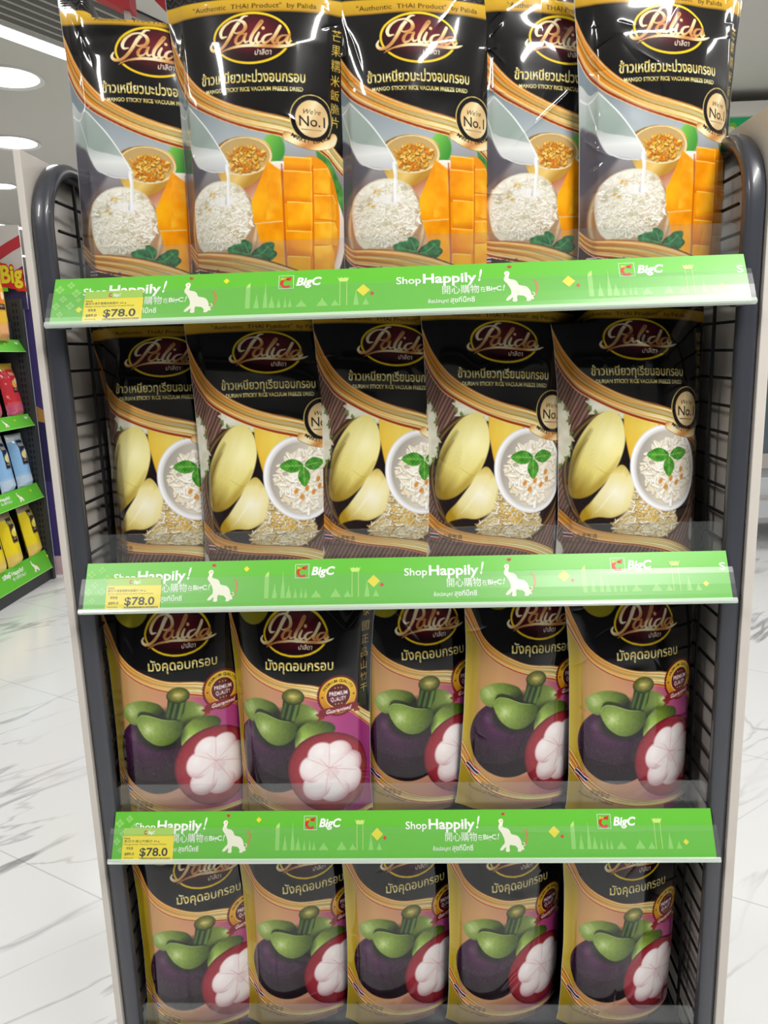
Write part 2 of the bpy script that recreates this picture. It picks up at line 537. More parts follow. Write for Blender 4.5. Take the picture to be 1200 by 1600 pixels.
def vtext(c, s, x, y0, y1, col, size=11, sq=1.0):
    for i, ch in enumerate(s):
        y = y0 + (y1 - y0) * (i + 0.5) / len(s)
        v, t = fit_text(ch, 0, 0, None, size, 0.0, 0, True)
        my = (v[:, 1].min() + v[:, 1].max()) / 2
        k = 0.72
        c.tris(np.stack([x + v[:, 0] * k * sq, y + (v[:, 1] - my) * k], 1).astype(np.float32), t, col)
def gold_text(X, Y):
    return ramp(np.clip(0.5 + 0.5 * np.sin(Y * 0.55 + X * 0.05), 0, 1), [(0, '#d8c060'), (1, '#f6efb4')])
UP = [(0, 50), (11, 82), (30, 110), (52, 131), (85, 150), (120, 162), (165, 173), (205, 190), (240, 217)]
LO = [(0, 102), (11, 126), (30, 147), (52, 161), (85, 177), (120, 189), (165, 200), (205, 216), (240, 242)]
def below(c, curve, col, x0=0.0, x1=None):
    s = spl(np.array(curve, float), False)
    x1 = PW if x1 is None else x1
    r = c.reg(x0, s[:, 1].min(), x1, PH)
    sl, X, Y = r
    yy = np.interp(X[0], s[:, 0], s[:, 1])[None, :]
    c.blend(sl, (Y >= yy).astype(np.float32), col(X, Y) if callable(col) else hexc(col))
def no1(c, cx, cy):
    c.ell(cx, cy, 29, 31, '#d9bf72')
    c.ell(cx, cy, 27.6, 29.6, '#131214')
    c.ell(cx, cy, 22, 23.8, lambda u, v: ramp(np.clip(0.5 + 0.35 * np.sin(u * 2.2 + v * 1.1 + 0.6), 0, 1), [(0, '#d9b074'), (.5, '#f3e3b6'), (1, '#c9a06a')]))
    c.text("We're", cx, cy - 6, '#3a2c1c', width=23, height=6.5, shear=0.35, center=True)
    c.text('No.1', cx, cy + 9.5, '#1a1612', width=34, height=13.5, bold=0.004, center=True)
    c.stroke([(cx - 14, cy + 14), (cx + 12, cy + 14.5)], [1.0, 0.7, 0.3], '#2a2018')
    rib = spl([(cx - 33, cy + 24), (cx - 14, cy + 32), (cx + 8, cy + 34), (cx + 27, cy + 28), (cx + 32, cy + 20)], False)
    c.stroke(rib, 12, '#8f6a34'); c.stroke(rib, 10.8, gold)
    c.arc_text('MARKET LEADER', cx - 3, cy - 10, 41.5, 214, 143, '#2a1c10', 5.2, 0.012, inside=True)
def grains(c, pts_poly, n, seed, cols, ln=6.5, rad=1.5, up=False, shadow='#7d6f4e', salpha=0.25):
    rs = np.random.RandomState(seed)
    p = np.array(pts_poly, float)
    lo, hi = p.min(0), p.max(0)
    q = np.roll(p, -1, 0); out = []
    while len(out) < n:
        x, y = lo + rs.rand(2) * (hi - lo)
        ins = False
        for (ax, ay), (bx, by) in zip(p, q):
            if (ay > y) != (by > y) and x < (bx - ax) * (y - ay) / (by - ay) + ax: ins = not ins
        if ins: out.append((x, y))
    out.sort(key=lambda k: k[1] + rs.rand() * 25)
    for (x, y) in out:
        a = rs.rand() * math.pi
        L = ln * (0.5 + 0.6 * rs.rand())
        d = np.array([math.cos(a), math.sin(a) * 0.8]) * L / 2
        b = np.array([x, y])
        if salpha: c.stroke([b - d + [0.4, 1.0], b + d + [0.4, 1.0]], rad * 2.1, shadow, salpha, 0.8)
        c.stroke([b - d, b + d], [rad * 1.3, rad * 2, rad * 1.3], cols[rs.randint(len(cols))], 0.9, 0.5)
def leaf(c, x, y, L, w, ang, c0='#1d5a2a', c1='#3f9a4a', vein='#a8d8a0'):
    a = math.radians(ang); ca, sa = math.cos(a), math.sin(a)
    T = lambda u, v: (x + u * ca - v * sa, y + u * sa + v * ca)
    c.poly(spl([T(0, 0), T(L * .25, -w * .85), T(L * .6, -w), T(L, 0), T(L * .6, w), T(L * .25, w * .85)]),
           lambda X, Y: ramp(np.clip(fbm(X, Y, 5, 7) * 1.3 - 0.1, 0, 1), [(0, c0), (1, c1)]))
    c.stroke([T(0, 0), T(L * .95, 0)], [.9, .4], vein, 0.7)
    for k in range(1, 6):
        for s in (-1, 1):
            c.stroke([T(L * k / 7, 0), T(L * (k + 1.4) / 7, s * w * .75)], 0.5, vein, 0.45)
def rewarp(c, old, new):
    # stretch the artwork up and down: what was painted at height old ends at height new
    yn = (np.arange(c.ny) + .5) / c.s
    src = np.clip((np.interp(yn, new, old) * c.s).astype(int), 0, c.ny - 1)
    c.im = c.im[src]
def mango_print():
    c = Canvas(PW, PH)
    top_band(c)
    below(c, LO, lambda X, Y: ramp(np.clip((Y - 150) / 200 + 0.15 * fbm(X, Y, 60, 2), 0, 1), [(0, '#83919a'), (.35, '#a9b2b8'), (.55, '#8f8a8c'), (1, '#4a2f2e')]))
    # greyer table at the left edge, wooden board low down
    c.ell(14, 300, 34, 80, lambda u, v: ramp(np.clip(0.5 + 0.5 * np.sin(u * 9 + v * 2), 0, 1), [(0, '#6e5648'), (1, '#a08470')]), soft=14, alpha=.75)
    c.ell(10, 230, 30, 60, '#6d6670', soft=25, alpha=.8)
    c.ell(142, 212, 14, 20, lambda u, v: ramp(np.clip(.5 + .4 * u + .3 * v, 0, 1), [(0, '#7fc457'), (1, '#3c8a34')]), soft=2)
    c.poly(spl([(196, 214), (214, 220), (240, 262), (240, 288), (214, 258)]), lambda X, Y: ramp(fbm(X, Y, 9, 4), [(0, '#2c6a30'), (1, '#6fae55')]), soft=1)
    # white plate with a red-brown shade on it
    c.ell(150, 320, 92, 92, lambda u, v: ramp(np.clip(np.hypot(u, v), 0, 1), [(0, '#c98a58'), (.6, '#d9b49a'), (.84, '#b0603c'), (.90, '#e6d8cf'), (1, '#f4efe9')]), soft=1)
    c.ell(66, 315, 54, 62, lambda u, v: ramp(np.clip(np.hypot(u, v), 0, 1), [(0, '#caa98a'), (.85, '#b98c60'), (.93, '#d8c2a0'), (1, '#a98258')]), soft=1.5)
    c.ell(70, 345, 42, 26, '#a86a52', soft=10, alpha=.8)
    # bowl of mung beans
    c.poly(spl([(66, 222), (70, 205), (92, 196), (118, 197), (136, 206), (139, 222), (128, 245), (104, 262), (80, 258), (68, 240)]),
           lambda X, Y: ramp(np.clip((X - 66) / 70 + (Y - 220) / 90, 0, 1), [(0, '#8f6c30'), (.4, '#d9b25c'), (.75, '#e8c878'), (1, '#b98a34')]))
    c.ell(103, 221, 37, 25, lambda u, v: ramp(np.clip(np.hypot(u, v), 0, 1), [(0, '#c69a4c'), (.9, '#d9bd84'), (.97, '#f2e2b8'), (1, '#caa868')]))
    c.ell(103, 220, 34, 22.5, lambda u, v: ramp(np.clip(v * .5 + .5, 0, 1), [(0, '#bfa06a'), (1, '#cfa860')]))
    grains(c, [(76, 232), (82, 216), (98, 208), (116, 208), (130, 216), (133, 226), (122, 238), (98, 242)], 150, 11,
           ['#e8a82c', '#f2c24e', '#d98a1c', '#f5d878', '#e0741a', '#efb63c'], 4, 1.9, shadow='#7a4410', salpha=.4)
    # glass jug of milk, pouring
    c.poly(spl([(0, 136), (14, 150), (27, 148), (52, 178), (72, 208), (84, 231), (74, 236), (52, 230), (36, 226), (24, 205), (12, 196), (0, 198)]),
           lambda X, Y: ramp(np.clip((X + Y - 150) / 160, 0, 1), [(0, '#c9cdce'), (.3, '#a3b2ac'), (.6, '#98a8a2'), (1, '#c3cac8')]), soft=.6)
    c.poly(spl([(0, 196), (12, 196), (24, 206), (36, 228), (52, 233), (40, 250), (18, 268), (0, 276)]), '#57555f', soft=3, alpha=.9)
    c.poly(spl([(22, 196), (36, 202), (60, 208), (76, 214), (86, 236), (78, 240), (52, 234), (36, 227)]), lambda X, Y: ramp(np.clip((Y - 195) / 45, 0, 1), [(0, '#b6bfbe'), (.5, '#e6e9e8'), (1, '#c2c4c8')]), soft=.8)
    c.stroke(spl([(25, 148), (52, 178), (72, 208), (84, 232)], False), [1.0, 2.0, 1.6, 2.4], '#edf0ef')
    c.stroke(spl([(0, 152), (12, 160), (24, 150)], False), [3, 2.4, 1.2], '#dfe3e4')
    c.stroke(spl([(12, 160), (20, 185), (34, 222), (54, 236), (76, 240)], False), [1.0, 1.6, 2.0, 1.4], '#d9dcde')
    # dome of sticky rice
    dome = spl([(22, 302), (26, 276), (44, 258), (70, 251), (96, 258), (112, 278), (117, 306), (108, 332), (88, 346), (58, 350), (32, 336)])
    c.poly(dome, lambda X, Y: ramp(np.clip((X - 20) / 120 + (Y - 250) / 260 + .25 * fbm(X, Y, 10, 5), 0, 1), [(0, '#c9c4a8'), (.35, '#efece0'), (.7, '#e6e2cc'), (1, '#b08a68')]), soft=1)
    dg = spl([(25, 302), (29, 278), (46, 261), (70, 254), (94, 261), (109, 280), (113, 305), (104, 327), (84, 338), (58, 340), (36, 330)])
    RC = ['#f4f2e8', '#fbfaf4', '#ece9dc', '#e6e2d0', '#f7f5ea', '#e9e4cc', '#ffffff']
    grains(c, dg, 330, 21, RC, 8, 1.6, shadow='#a39a78', salpha=.22)
    lump = lambda X, Y: ((((X - 69) / 45) ** 2 + ((Y - 298) / 44) ** 2) < 1) * 1.0
    c.paint((20, 250, 120, 350), lambda X, Y: lump(X, Y) * np.clip(fbm(X, Y, 16, 51) * 2.2 - .8, 0, .62), '#f6f4ea')
    c.paint((20, 250, 120, 350), lambda X, Y: lump(X, Y) * np.clip(fbm(X, Y, 12, 57) * 2.4 - 1.35, 0, .55), '#a89f7a')
    grains(c, dg, 200, 22, RC, 7, 1.3, shadow='#a39a78', salpha=.2)
    grains(c, [(50, 268), (80, 262), (84, 282), (60, 290), (44, 282)], 9, 5, ['#e2a93c', '#efc15a'], 3.5, 1.8, salpha=.2)
    c.ell(74, 278, 16, 7, '#f3f2f2', soft=5, alpha=.9)
    c.stroke(spl([(80, 232), (83, 246), (82, 262), (80, 280)], False), [5, 4.4, 4.2, 6.5], lambda X, Y: ramp(np.clip((X - 78) / 8, 0, 1), [(0, '#c9cacd'), (.4, '#fbfbfb'), (1, '#d5d7da')]))
    # mango cut into blocks
    def mg(seed, lo='#c86408', hi='#fdb81c'):
        return lambda X, Y: ramp(np.clip(fbm(X, Y, 26, seed) * .9 + .15 + .12 * fbm(X * 1.0, Y, 2.2, seed + 5), 0, 1), [(0, lo), (.5, '#f09610'), (1, hi)])
    c.ell(190, 300, 42, 80, mg(3, '#d06a10', '#f5a81c'), soft=1.2)
    c.poly([(112, 280), (134, 228), (150, 240), (150, 306), (114, 308)], mg(8), soft=.6)
    c.poly([(134, 228), (150, 242), (150, 306), (130, 304), (132, 268)], mg(9, '#e89414', '#fcd04a'), soft=.5)
    c.poly([(116, 310), (149, 307), (151, 362), (141, 370), (124, 344)], mg(12), soft=.6)
    c.stroke([(115, 309), (150, 306)], 1.3, '#ffe08a', .7)
    for (x0, y0, x1, y1, sd) in ((154, 222, 190, 240, 31), (153, 240, 190, 282, 32), (156, 280, 189, 318, 33), (154, 318, 187, 352, 34), (155, 352, 184, 384, 35)):
        c.poly([(x0, y0 + 2), (x0 + 3, y0), (x1, y0 + 1), (x1 - 1, y1), (x0 + 1, y1)], mg(sd), soft=.5)
        c.paint((x0, y1 - 10, x1, y1), lambda X, Y: np.clip((Y - y1 + 10) / 14, 0, .55), '#c8600c')
        c.stroke([(x0 + 1, y0 + .5), (x1 - 1, y0 + 1)], 1.4, '#ffd970', .8)
        c.stroke([(x1 - 1, y0), (x1 - 2, y1)], 1.2, '#ffcf60', .55)
    for (x0, y0, x1, y1, sd) in ((192, 234, 216, 268, 41), (192, 268, 226, 302, 42), (191, 304, 227, 336, 43), (189, 336, 220, 372, 44)):
        c.poly([(x0, y0 + 3), (x1 - 5, y0), (x1, y0 + 10), (x1, y1), (x0, y1)], mg(sd, '#dd8010', '#fdc838'), soft=.6)
        c.stroke([(x0, y0 + 3), (x1 - 5, y0), (x1, y0 + 10)], 1.3, '#ffe08c', .7)
        c.stroke([(x0, y1), (x1, y1)], 1.2, '#c2660e', .6)
    c.stroke([(151.5, 232), (153, 384)], 2.2, '#b0500c', .7); c.stroke([(190.8, 232), (188, 378)], 1.8, '#c2640e', .7)
    # mint
    for (x, y, L, w, a) in ((108, 350, 32, 10, 196), (106, 348, 20, 8, 250), (108, 352, 34, 11, -6), (112, 356, 26, 9, 42), (104, 356, 24, 8, 150), (120, 350, 24, 8, -40)):
        leaf(c, x, y, L, w, a, '#123a1e', '#3a9450', '#86c98c')
    LU = [(0, 325), (20, 340), (50, 343), (90, 348), (125, 356), (160, 368), (190, 380)]
    LL = [(0, 346), (20, 363), (50, 371), (80, 377), (105, 385), (140, 393), (190, 401)]
    below(c, LU, lambda X, Y: ramp(fbm(X, Y, 14, 9), [(0, '#2a1a1a'), (1, '#4c3230')]), 0, 190)
    c.swoosh(LU, LL, 7)
    c.swoosh(UP, LO, 3)
    logo(c, 118, 75)
    c.text('ข้าวเหนียวมะม่วงอบกรอบ', 51, 127, gold_text, width=133, height=12.5, bold=0.022)
    c.text('MANGO STICKY RICE VACUUM FREEZE DRIED', 57, 138, gold_text, width=124, height=5.4, bold=0.03)
    no1(c, 192, 172)
    vtext(c, '芒果糯米飯脆片', 226, 58, 180, '#d8b84a', 15)
    thai_flag(c, 12, 364, 16, 9, 0)
    c.text('泰國製造', 34, 375, '#3a2a20', width=30, height=7)
    rewarp(c, [0, 44, 132, 150, 390, 420], [0, 44, 131, 147, 366, 392])
    edges(c)
    return c
def thai_flag(c, x, y, w, h, rot):
    a = math.radians(rot); ca, sa = math.cos(a), math.sin(a)
    T = lambda u, v: (x + u * ca - v * sa, y + u * sa + v * ca)
    for (v0, v1, k) in ((0, 1 / 6, '#c22a34'), (1 / 6, 2 / 6, '#f2f0ee'), (2 / 6, 4 / 6, '#23264e'), (4 / 6, 5 / 6, '#f2f0ee'), (5 / 6, 1, '#c22a34')):
        c.poly([T(0, v0 * h), T(w, v0 * h), T(w, v1 * h), T(0, v1 * h)], k)
def durian_print():
    c = Canvas(PW, PH)
    top_band(c)
    def wood(X, Y):
        u = X * .88 + Y * .47; v = -X * .47 + Y * .88
        k = .5 + .5 * np.sin(u * 1.15 + 2.0 * fbm(v, u, 30, 3))
        return ramp(np.clip(k * .6 + .5 * fbm(u * 4, v, 30, 8), 0, 1), [(0, '#3a2722'), (.5, '#6b4d45'), (1, '#9a7a6c')])
    below(c, LO, wood)
    # dark plate
    c.ell(112, 262, 106, 100, lambda u, v: ramp(np.clip(np.hypot(u, v), 0, 1), [(0, '#191416'), (.92, '#2a2020'), (.95, '#8a6a40'), (.975, '#3a2a20'), (1, '#54402f')]), soft=1)
    c.ell(150, 195, 40, 22, '#2c5228', soft=10, alpha=.85)
    # husk pieces, white with green thorns
    for pts in ([(0, 168), (8, 166), (16, 180), (18, 198), (23, 214), (18, 234), (8, 244), (0, 246)], [(50, 150), (66, 158), (96, 172), (92, 184), (78, 182), (62, 176), (52, 178), (48, 164)]):
        P = spl(pts)
        c.poly(P, lambda X, Y: ramp(fbm(X, Y, 12, 3), [(0, '#d2d0b8'), (1, '#f6f4e8')]), soft=.8)
        for i in range(0, len(P), 5):
            q = P[i]; m = P.mean(0); d = (q - m) / (np.hypot(*(q - m)) + 1e-6)
            c.poly([q - d * 2 + np.array([-d[1], d[0]]) * 4, q + d * 6.5, q - d * 2 - np.array([-d[1], d[0]]) * 4], '#6f8448' if i % 2 else '#dcdcc4', .9)
    def pod(c0, c1, c2, ax, ay, sc, seed):
        def f(X, Y):
            d = np.hypot((X - ax) / sc, (Y - ay) / sc)
            str_ = fbm((X - ax) * .5 + (Y - ay) * .2, (Y - ay) * .1 - (X - ax) * .05, 6, seed)
            return ramp(np.clip(d + .28 * (str_ - .5), 0, 1), [(0, c0), (.55, c1), (1, c2)])
        return f
    # big pod
    c.poly(spl([(80, 176), (92, 190), (96, 216), (88, 246), (72, 272), (50, 292), (30, 297), (18, 288), (18, 262), (26, 230), (44, 198), (62, 180)]),
           pod('#f6f0b8', '#e2d47c', '#94782a', 76, 216, 84, 4), soft=.8)
    c.stroke(spl([(22, 280), (24, 256), (34, 228), (50, 202)], False), [2, 11, 9, 2], '#5e4a1c', .55, 7)
    c.stroke(spl([(30, 292), (52, 284), (72, 264), (88, 240)], False), [1, 7, 6, 1], '#a8892e', .5, 6)
    for k in range(12):
        a = -1.2 + k * .2
        c.stroke([(78 + 12 * math.cos(a + 2), 226 + 14 * math.sin(a + 2)), (60 + 42 * math.cos(a + 2.2), 238 + 58 * math.sin(a + 2.2))], [.5, .9, .3], '#b8a850', .12, 1.2)
    c.stroke(spl([(56, 252), (74, 262), (84, 250)], False), [.4, 1.3, .4], '#b09a44', .5)
    c.stroke(spl([(26, 252), (34, 232), (46, 214)], False), [1, 3.0, 1], '#6a5020', .5, 2)
    # second pod behind
    c.poly(spl([(96, 172), (112, 174), (134, 184), (146, 202), (144, 220), (130, 232), (122, 254), (116, 272), (111, 276), (108, 262), (100, 232), (94, 196)]),
           pod('#f0da6c', '#e2b63c', '#b07818', 132, 200, 80, 9), soft=.8)
    # small pod
    c.poly(spl([(94, 250), (106, 268), (110, 290), (102, 310), (82, 322), (62, 322), (46, 326), (36, 330), (38, 316), (52, 300), (68, 278), (82, 256)]),
           pod('#f6f2dc', '#e8dc9a', '#b08c24', 84, 288, 50, 14), soft=.8)
    c.stroke(spl([(58, 316), (74, 296), (88, 276)], False), [.5, 2, .5], '#f8f4e0', .7, 1.5)
    c.stroke(spl([(24, 298), (34, 320), (42, 338)], False), [2, 2.6, 2], '#6a4a30', .9)
    # rice pile
    pile = spl([(112, 282), (132, 288), (160, 304), (176, 322), (170, 340), (140, 352), (108, 350), (84, 342), (82, 330), (96, 316), (106, 300)])
    c.poly(pile, lambda X, Y: ramp(fbm(X, Y, 14, 6), [(0, '#a98c50'), (.5, '#d9cca4'), (1, '#f0ead8')]), soft=2)
    grains(c, pile, 190, 31, ['#f2eee0', '#e6dcc0', '#d8c898', '#fbf8ee', '#cda85c', '#efe6cc'], 11, 1.4, shadow='#6a5530', salpha=.35)
    grains(c, [(112, 296), (140, 300), (158, 318), (130, 332), (112, 318)], 26, 32, ['#dda838', '#e8b84a'], 8, 1.3, salpha=.2)
    # white bowl
    c.ell(157, 254, 54, 60, lambda u, v: ramp(np.clip(np.hypot(u, v), 0, 1), [(0, '#e6e4e2'), (.84, '#c6c3c0'), (.9, '#e4e3e3'), (.95, '#fafafc'), (1, '#d6d5da')]), ang=-14, soft=.8)
    c.ell(158, 254, 46, 51, lambda u, v: ramp(np.clip(.5 + .5 * (u + v * .6), 0, 1), [(0, '#a9a39a'), (.5, '#d8cfc0'), (1, '#e6ddd0')]), ang=-14, soft=1.5)
    inb = spl([(121, 250), (132, 228), (156, 212), (182, 212), (198, 232), (199, 262), (188, 288), (166, 301), (144, 294), (126, 276)])
    grains(c, inb, 150, 44, ['#f6f2e8', '#fdfbf6', '#e9e0cc', '#f0e8d6', '#e9dcc0', '#ffffff'], 15, 3.4, shadow='#a89a78', salpha=.2)
    c.paint((125, 205, 200, 292), lambda X, Y: (((X - 160) / 36) ** 2 + ((Y - 256) / 42) ** 2 < 1) * np.clip(fbm(X, Y, 15, 61) * 2.2 - .8, 0, .6), '#f5f0e4')
    grains(c, inb, 60, 46, ['#f6f2e8', '#fdfbf6', '#f0e8d6'], 12, 2.0, shadow='#8a7a58', salpha=.3)
    for (x, y) in ((156, 280), (164, 268), (182, 256), (148, 272), (174, 274), (184, 266)):
        c.ell(x, y, 3.0, 4.2, '#c9781e', ang=30, soft=1.6, alpha=.8)
    for (x, y, L, w, a) in ((160, 236, 34, 9, 180), (162, 236, 30, 8.5, -8), (160, 238, 28, 8.5, 88)):
        leaf(c, x, y, L, w, a, '#22661c', '#5fae3c', '#bfe08a')
    LU = [(0, 310), (20, 324), (45, 336), (80, 343), (120, 347), (160, 352), (200, 366), (240, 388)]
    LL = [(0, 332), (20, 345), (45, 353), (80, 358), (120, 362), (160, 371), (200, 386), (240, 402)]
    below(c, LL, wood)
    c.poly(spl([(206, 330), (214, 326), (216, 340), (212, 356), (204, 352)]), '#cfcfd0', soft=1)
    c.swoosh(LU, LL, 17)
    c.swoosh(UP, LO, 3)
    logo(c, 118, 75)
    c.text('ข้าวเหนียวทุเรียนอบกรอบ', 51, 127, gold_text, width=133, height=12.5, bold=0.022)
    c.text('DURIAN STICKY RICE VACUUM FREEZE DRIED', 57, 138, gold_text, width=124, height=5.4, bold=0.03)
    no1(c, 192, 172)
    vtext(c, '榴槤糯米飯脆片', 226, 58, 180, '#d8b84a', 15)
    thai_flag(c, 10, 344, 17, 9, 0)
    c.text('泰國製造', 33, 353, '#3a2a20', width=28, height=7)
    c.text('Product of Thailand', 10, 360, '#3a2a20', width=48, height=4)
    c.poly([(0, 356), (8, 362), (12, 372), (6, 384), (0, 386)], '#dcd8cc', soft=1)
    edges(c)
    return c
def mangosteen_print():
    c = Canvas(PW, PH)
    top_band(c)
    c.ell(50, 40, 28, 22, '#948c22', soft=.6)
    MU = [(0, 38), (14, 72), (30, 101), (55, 120), (95, 137), (150, 145), (195, 168), (215, 186), (240, 206)]
    ML = [(0, 78), (19, 109), (41, 132), (74, 149), (112, 160), (150, 170), (195, 190), (215, 207), (240, 230)]
    below(c, ML, lambda X, Y: ramp(np.clip((X - 10) / 225, 0, 1), [(0, '#b88c50'), (.2, '#cc9a66'), (.45, '#c48670'), (.6, '#b05a76'), (.78, '#a83a7c'), (1, '#94266e')]))
    c.paint((0, 80, 60, PH), lambda X, Y: np.clip((26 - X) / 8, 0, 1) * (Y > np.interp(X, [0, 19, 41, 74], [78, 109, 132, 149])), lambda X, Y: ramp(np.clip(X / 26, 0, 1), [(0, '#c8b022'), (.5, '#b89a20'), (1, '#ccaa3c')]))
    c.swoosh(MU, ML, 5)
    # sepals behind the fruit
    def gr(seed, ax, ay, sc, lo='#26360f', hi='#8aa24c'):
        return lambda X, Y: ramp(np.clip(np.hypot((X - ax), (Y - ay)) / sc + .15 * (fbm(X, Y, 3, seed) - .5), 0, 1), [(0, '#c2d292'), (.2, hi), (.6, '#5f742a'), (1, lo)])
    # dark whole fruit
    c.ell(76, 257, 62, 64, lambda u, v: ramp(np.clip(np.hypot(u + .28, v + .42) / 1.45, 0, 1), [(0, '#8a5a84'), (.10, '#5c2a54'), (.3, '#3a1638'), (.65, '#24101f'), (1, '#140a10')]), soft=1)
    c.ell(58, 222, 18, 9, '#a97fa4', ang=-18, soft=9, alpha=.55)
    c.paint((10, 195, 140, 320), lambda X, Y: (((X - 76) / 62) ** 2 + ((Y - 257) / 64) ** 2 < .98) * (fbm(X, Y, 1.5, 3) > .66) * .12, '#c9a0c4')
    c.poly(spl([(26, 188), (38, 174), (60, 168), (84, 174), (92, 190), (80, 204), (58, 208), (36, 206)]), gr(3, 40, 186, 54), soft=.7)
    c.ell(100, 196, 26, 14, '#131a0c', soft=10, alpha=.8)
    c.poly(spl([(96, 192), (106, 176), (126, 172), (146, 182), (156, 200), (148, 212), (122, 214), (102, 210)]), gr(6, 146, 188, 46, '#1e2e0e', '#7c9244'), soft=.7)
    # stem
    c.poly([(98, 166), (126, 162), (120, 190), (106, 212), (92, 208)], lambda X, Y: ramp(np.clip((X + (Y - 165) * .28 - 98) / 28, 0, 1), [(0, '#10180a'), (.22, '#4c6a2c'), (.36, '#141e0c'), (.5, '#56743a'), (.66, '#18240e'), (.84, '#6a8a3c'), (1, '#22300f')]), soft=.6)
    c.ell(113, 162, 17, 13, '#2c3812', soft=.8)
    c.ell(113, 161, 15.5, 11.5, lambda u, v: ramp(np.clip(np.hypot(u, v) + .35 * (fbm(u * 20, v * 20, 6, 2) - .5), 0, 1), [(0, '#d8d296'), (.35, '#a29a48'), (.7, '#6a6a28'), (1, '#46541c')]), soft=.6)
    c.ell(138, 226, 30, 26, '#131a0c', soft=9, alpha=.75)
    c.poly(spl([(114, 244), (116, 220), (132, 203), (152, 200), (170, 206), (174, 218), (152, 234), (136, 250), (122, 254)]), gr(9, 126, 234, 54, '#2c420f', '#98b84c'), soft=.7)
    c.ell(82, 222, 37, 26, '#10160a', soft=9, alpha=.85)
    c.stroke(spl([(50, 200), (56, 189), (70, 190), (90, 199), (112, 202)], False), [2, 6, 6, 3], '#141c0a', .8, 2.5)
    c.poly(spl([(48, 204), (54, 193), (68, 192), (90, 199), (110, 202), (118, 210), (112, 228), (96, 240), (76, 240), (58, 226)]), gr(12, 66, 214, 56, '#2c420f', '#8ca64c'), soft=.7)
    c.stroke(spl([(49, 203), (54, 193.5), (68, 192.5), (90, 199.5), (110, 202.5)], False), [.5, 1.2, 1.2, .5], '#b8ce82', .6)
    # cut half
    c.ell(166, 287, 64, 68, lambda u, v: ramp(np.clip(np.hypot(u, v), 0, 1), [(0, '#94303a'), (.8, '#9a2a36'), (.94, '#86202e'), (1, '#5a1220')]), ang=-25, soft=1)
    c.paint((100, 215, 232, 358), lambda X, Y: (((X - 166) / 62) ** 2 + ((Y - 287) / 66) ** 2 < .98) * (fbm(X, Y, 1.6, 8) > .62) * .25, '#b04a50')
    lob = [(150, 252, 24, 26, 20), (180, 250, 25, 24, -20), (202, 272, 22, 25, -60), (200, 306, 24, 26, 40), (172, 322, 28, 22, 0), (140, 312, 24, 27, 30), (132, 278, 22, 26, 10)]
    lob = [(168 + (x - 168) * .82, 287 + (y - 287) * .83, rx * .84, ry * .84, a) for x, y, rx, ry, a in lob]
    for (x, y, rx, ry, a) in lob:
        c.ell(x, y, rx + 1.6, ry + 1.6, '#c8a0a8', ang=a, soft=1.0)
    for (x, y, rx, ry, a) in lob:
        c.ell(x, y, rx, ry, lambda u, v: ramp(np.clip(np.hypot(u + .25, v + .3) / 1.3, 0, 1), [(0, '#fdf8f8'), (.6, '#f4e6e6'), (.85, '#e4c8cc'), (1, '#cfa4ac')]), ang=a, soft=1.4)
    c.ell(166, 286, 30, 28, '#f6ecec', soft=14, alpha=.9)
    for (x, y, rx, ry, a) in lob:
        an = math.atan2(y - 284, x - 164) + .42
        c.stroke(spl([(164, 278), (164 + 22 * math.cos(an), 280 + 22 * math.sin(an)), (164 + 44 * math.cos(an), 284 + 44 * math.sin(an))], False), [.6, 1.6, .8], '#d8aab2', .6, 1.2)
    c.stroke([(150, 262), (164, 278), (184, 276)], [.4, 1.4, .4], '#cf8e96', .7)
    LU = [(0, 270), (14, 290), (27, 308), (45, 324), (68, 338), (105, 350), (160, 358), (240, 362)]
    LL = [(0, 304), (14, 320), (27, 332), (45, 344), (68, 354), (105, 363), (160, 369), (240, 372)]
    below(c, LL, lambda X, Y: ramp(np.clip(X / 120, 0, 1), [(0, '#b59a1c'), (.4, '#b09050'), (1, '#a07a64')]), 0, 160)
    below(c, [(160, 369), (240, 372)], '#7e2a5e', 160, 240)
    c.swoosh(LU, LL, 23, xm=80)
    logo(c, 118, 72)
    c.text('มังคุดอบกรอบ', 72, 121, gold_text, width=102, height=14, bold=0.014)
    # seal of quality
    cx, cy = 181, 163
    for i in range(44):
        a = i * math.pi * 2 / 44
        c.ell(cx + 30.5 * math.cos(a), cy + 30.5 * math.sin(a), 2.3, 2.3, '#6a1820')
    c.ell(cx, cy, 31, 31, '#6a1820')
    c.ell(cx, cy, 29, 29, lambda u, v: ramp(np.clip(.5 + .5 * (v - u * .3), 0, 1), [(0, '#f6d23c'), (.5, '#e2a824'), (1, '#b86e14')]))
    c.ell(cx, cy, 19.6, 19.6, '#f4d87a'); c.ell(cx, cy, 18.4, 18.4, '#5c1620')
    c.arc_text('PREMIUM QUALITY', cx, cy, 21.8, -62, 62, '#3a1c08', 4.4, 0.012)
    c.text('PREMIUM', cx, cy - 0.6, '#f6eeee', width=28, height=6.6, bold=.02, center=True)
    c.text('QUALITY', cx, cy + 8.2, '#f6eeee', width=24, height=6.6, bold=.02, center=True)
    for dy in (-12.5, 13):
        for dx in (-5, 0, 5): c.ell(cx + dx, cy + dy, 1.1, 1.1, '#e2a850')
    for dx in (-24.5, 24.5): c.ell(cx + dx, cy + 1, 1.3, 1.3, '#3a1c08')
    c.poly([(cx - 36, cy + 27), (cx - 22, cy + 24), (cx - 22, cy + 34), (cx - 33, cy + 38), (cx - 30, cy + 32)], '#8a2a2c')
    c.poly([(cx + 36, cy + 19), (cx + 24, cy + 19), (cx + 24, cy + 30), (cx + 36, cy + 31), (cx + 31, cy + 25)], '#8a2a2c')
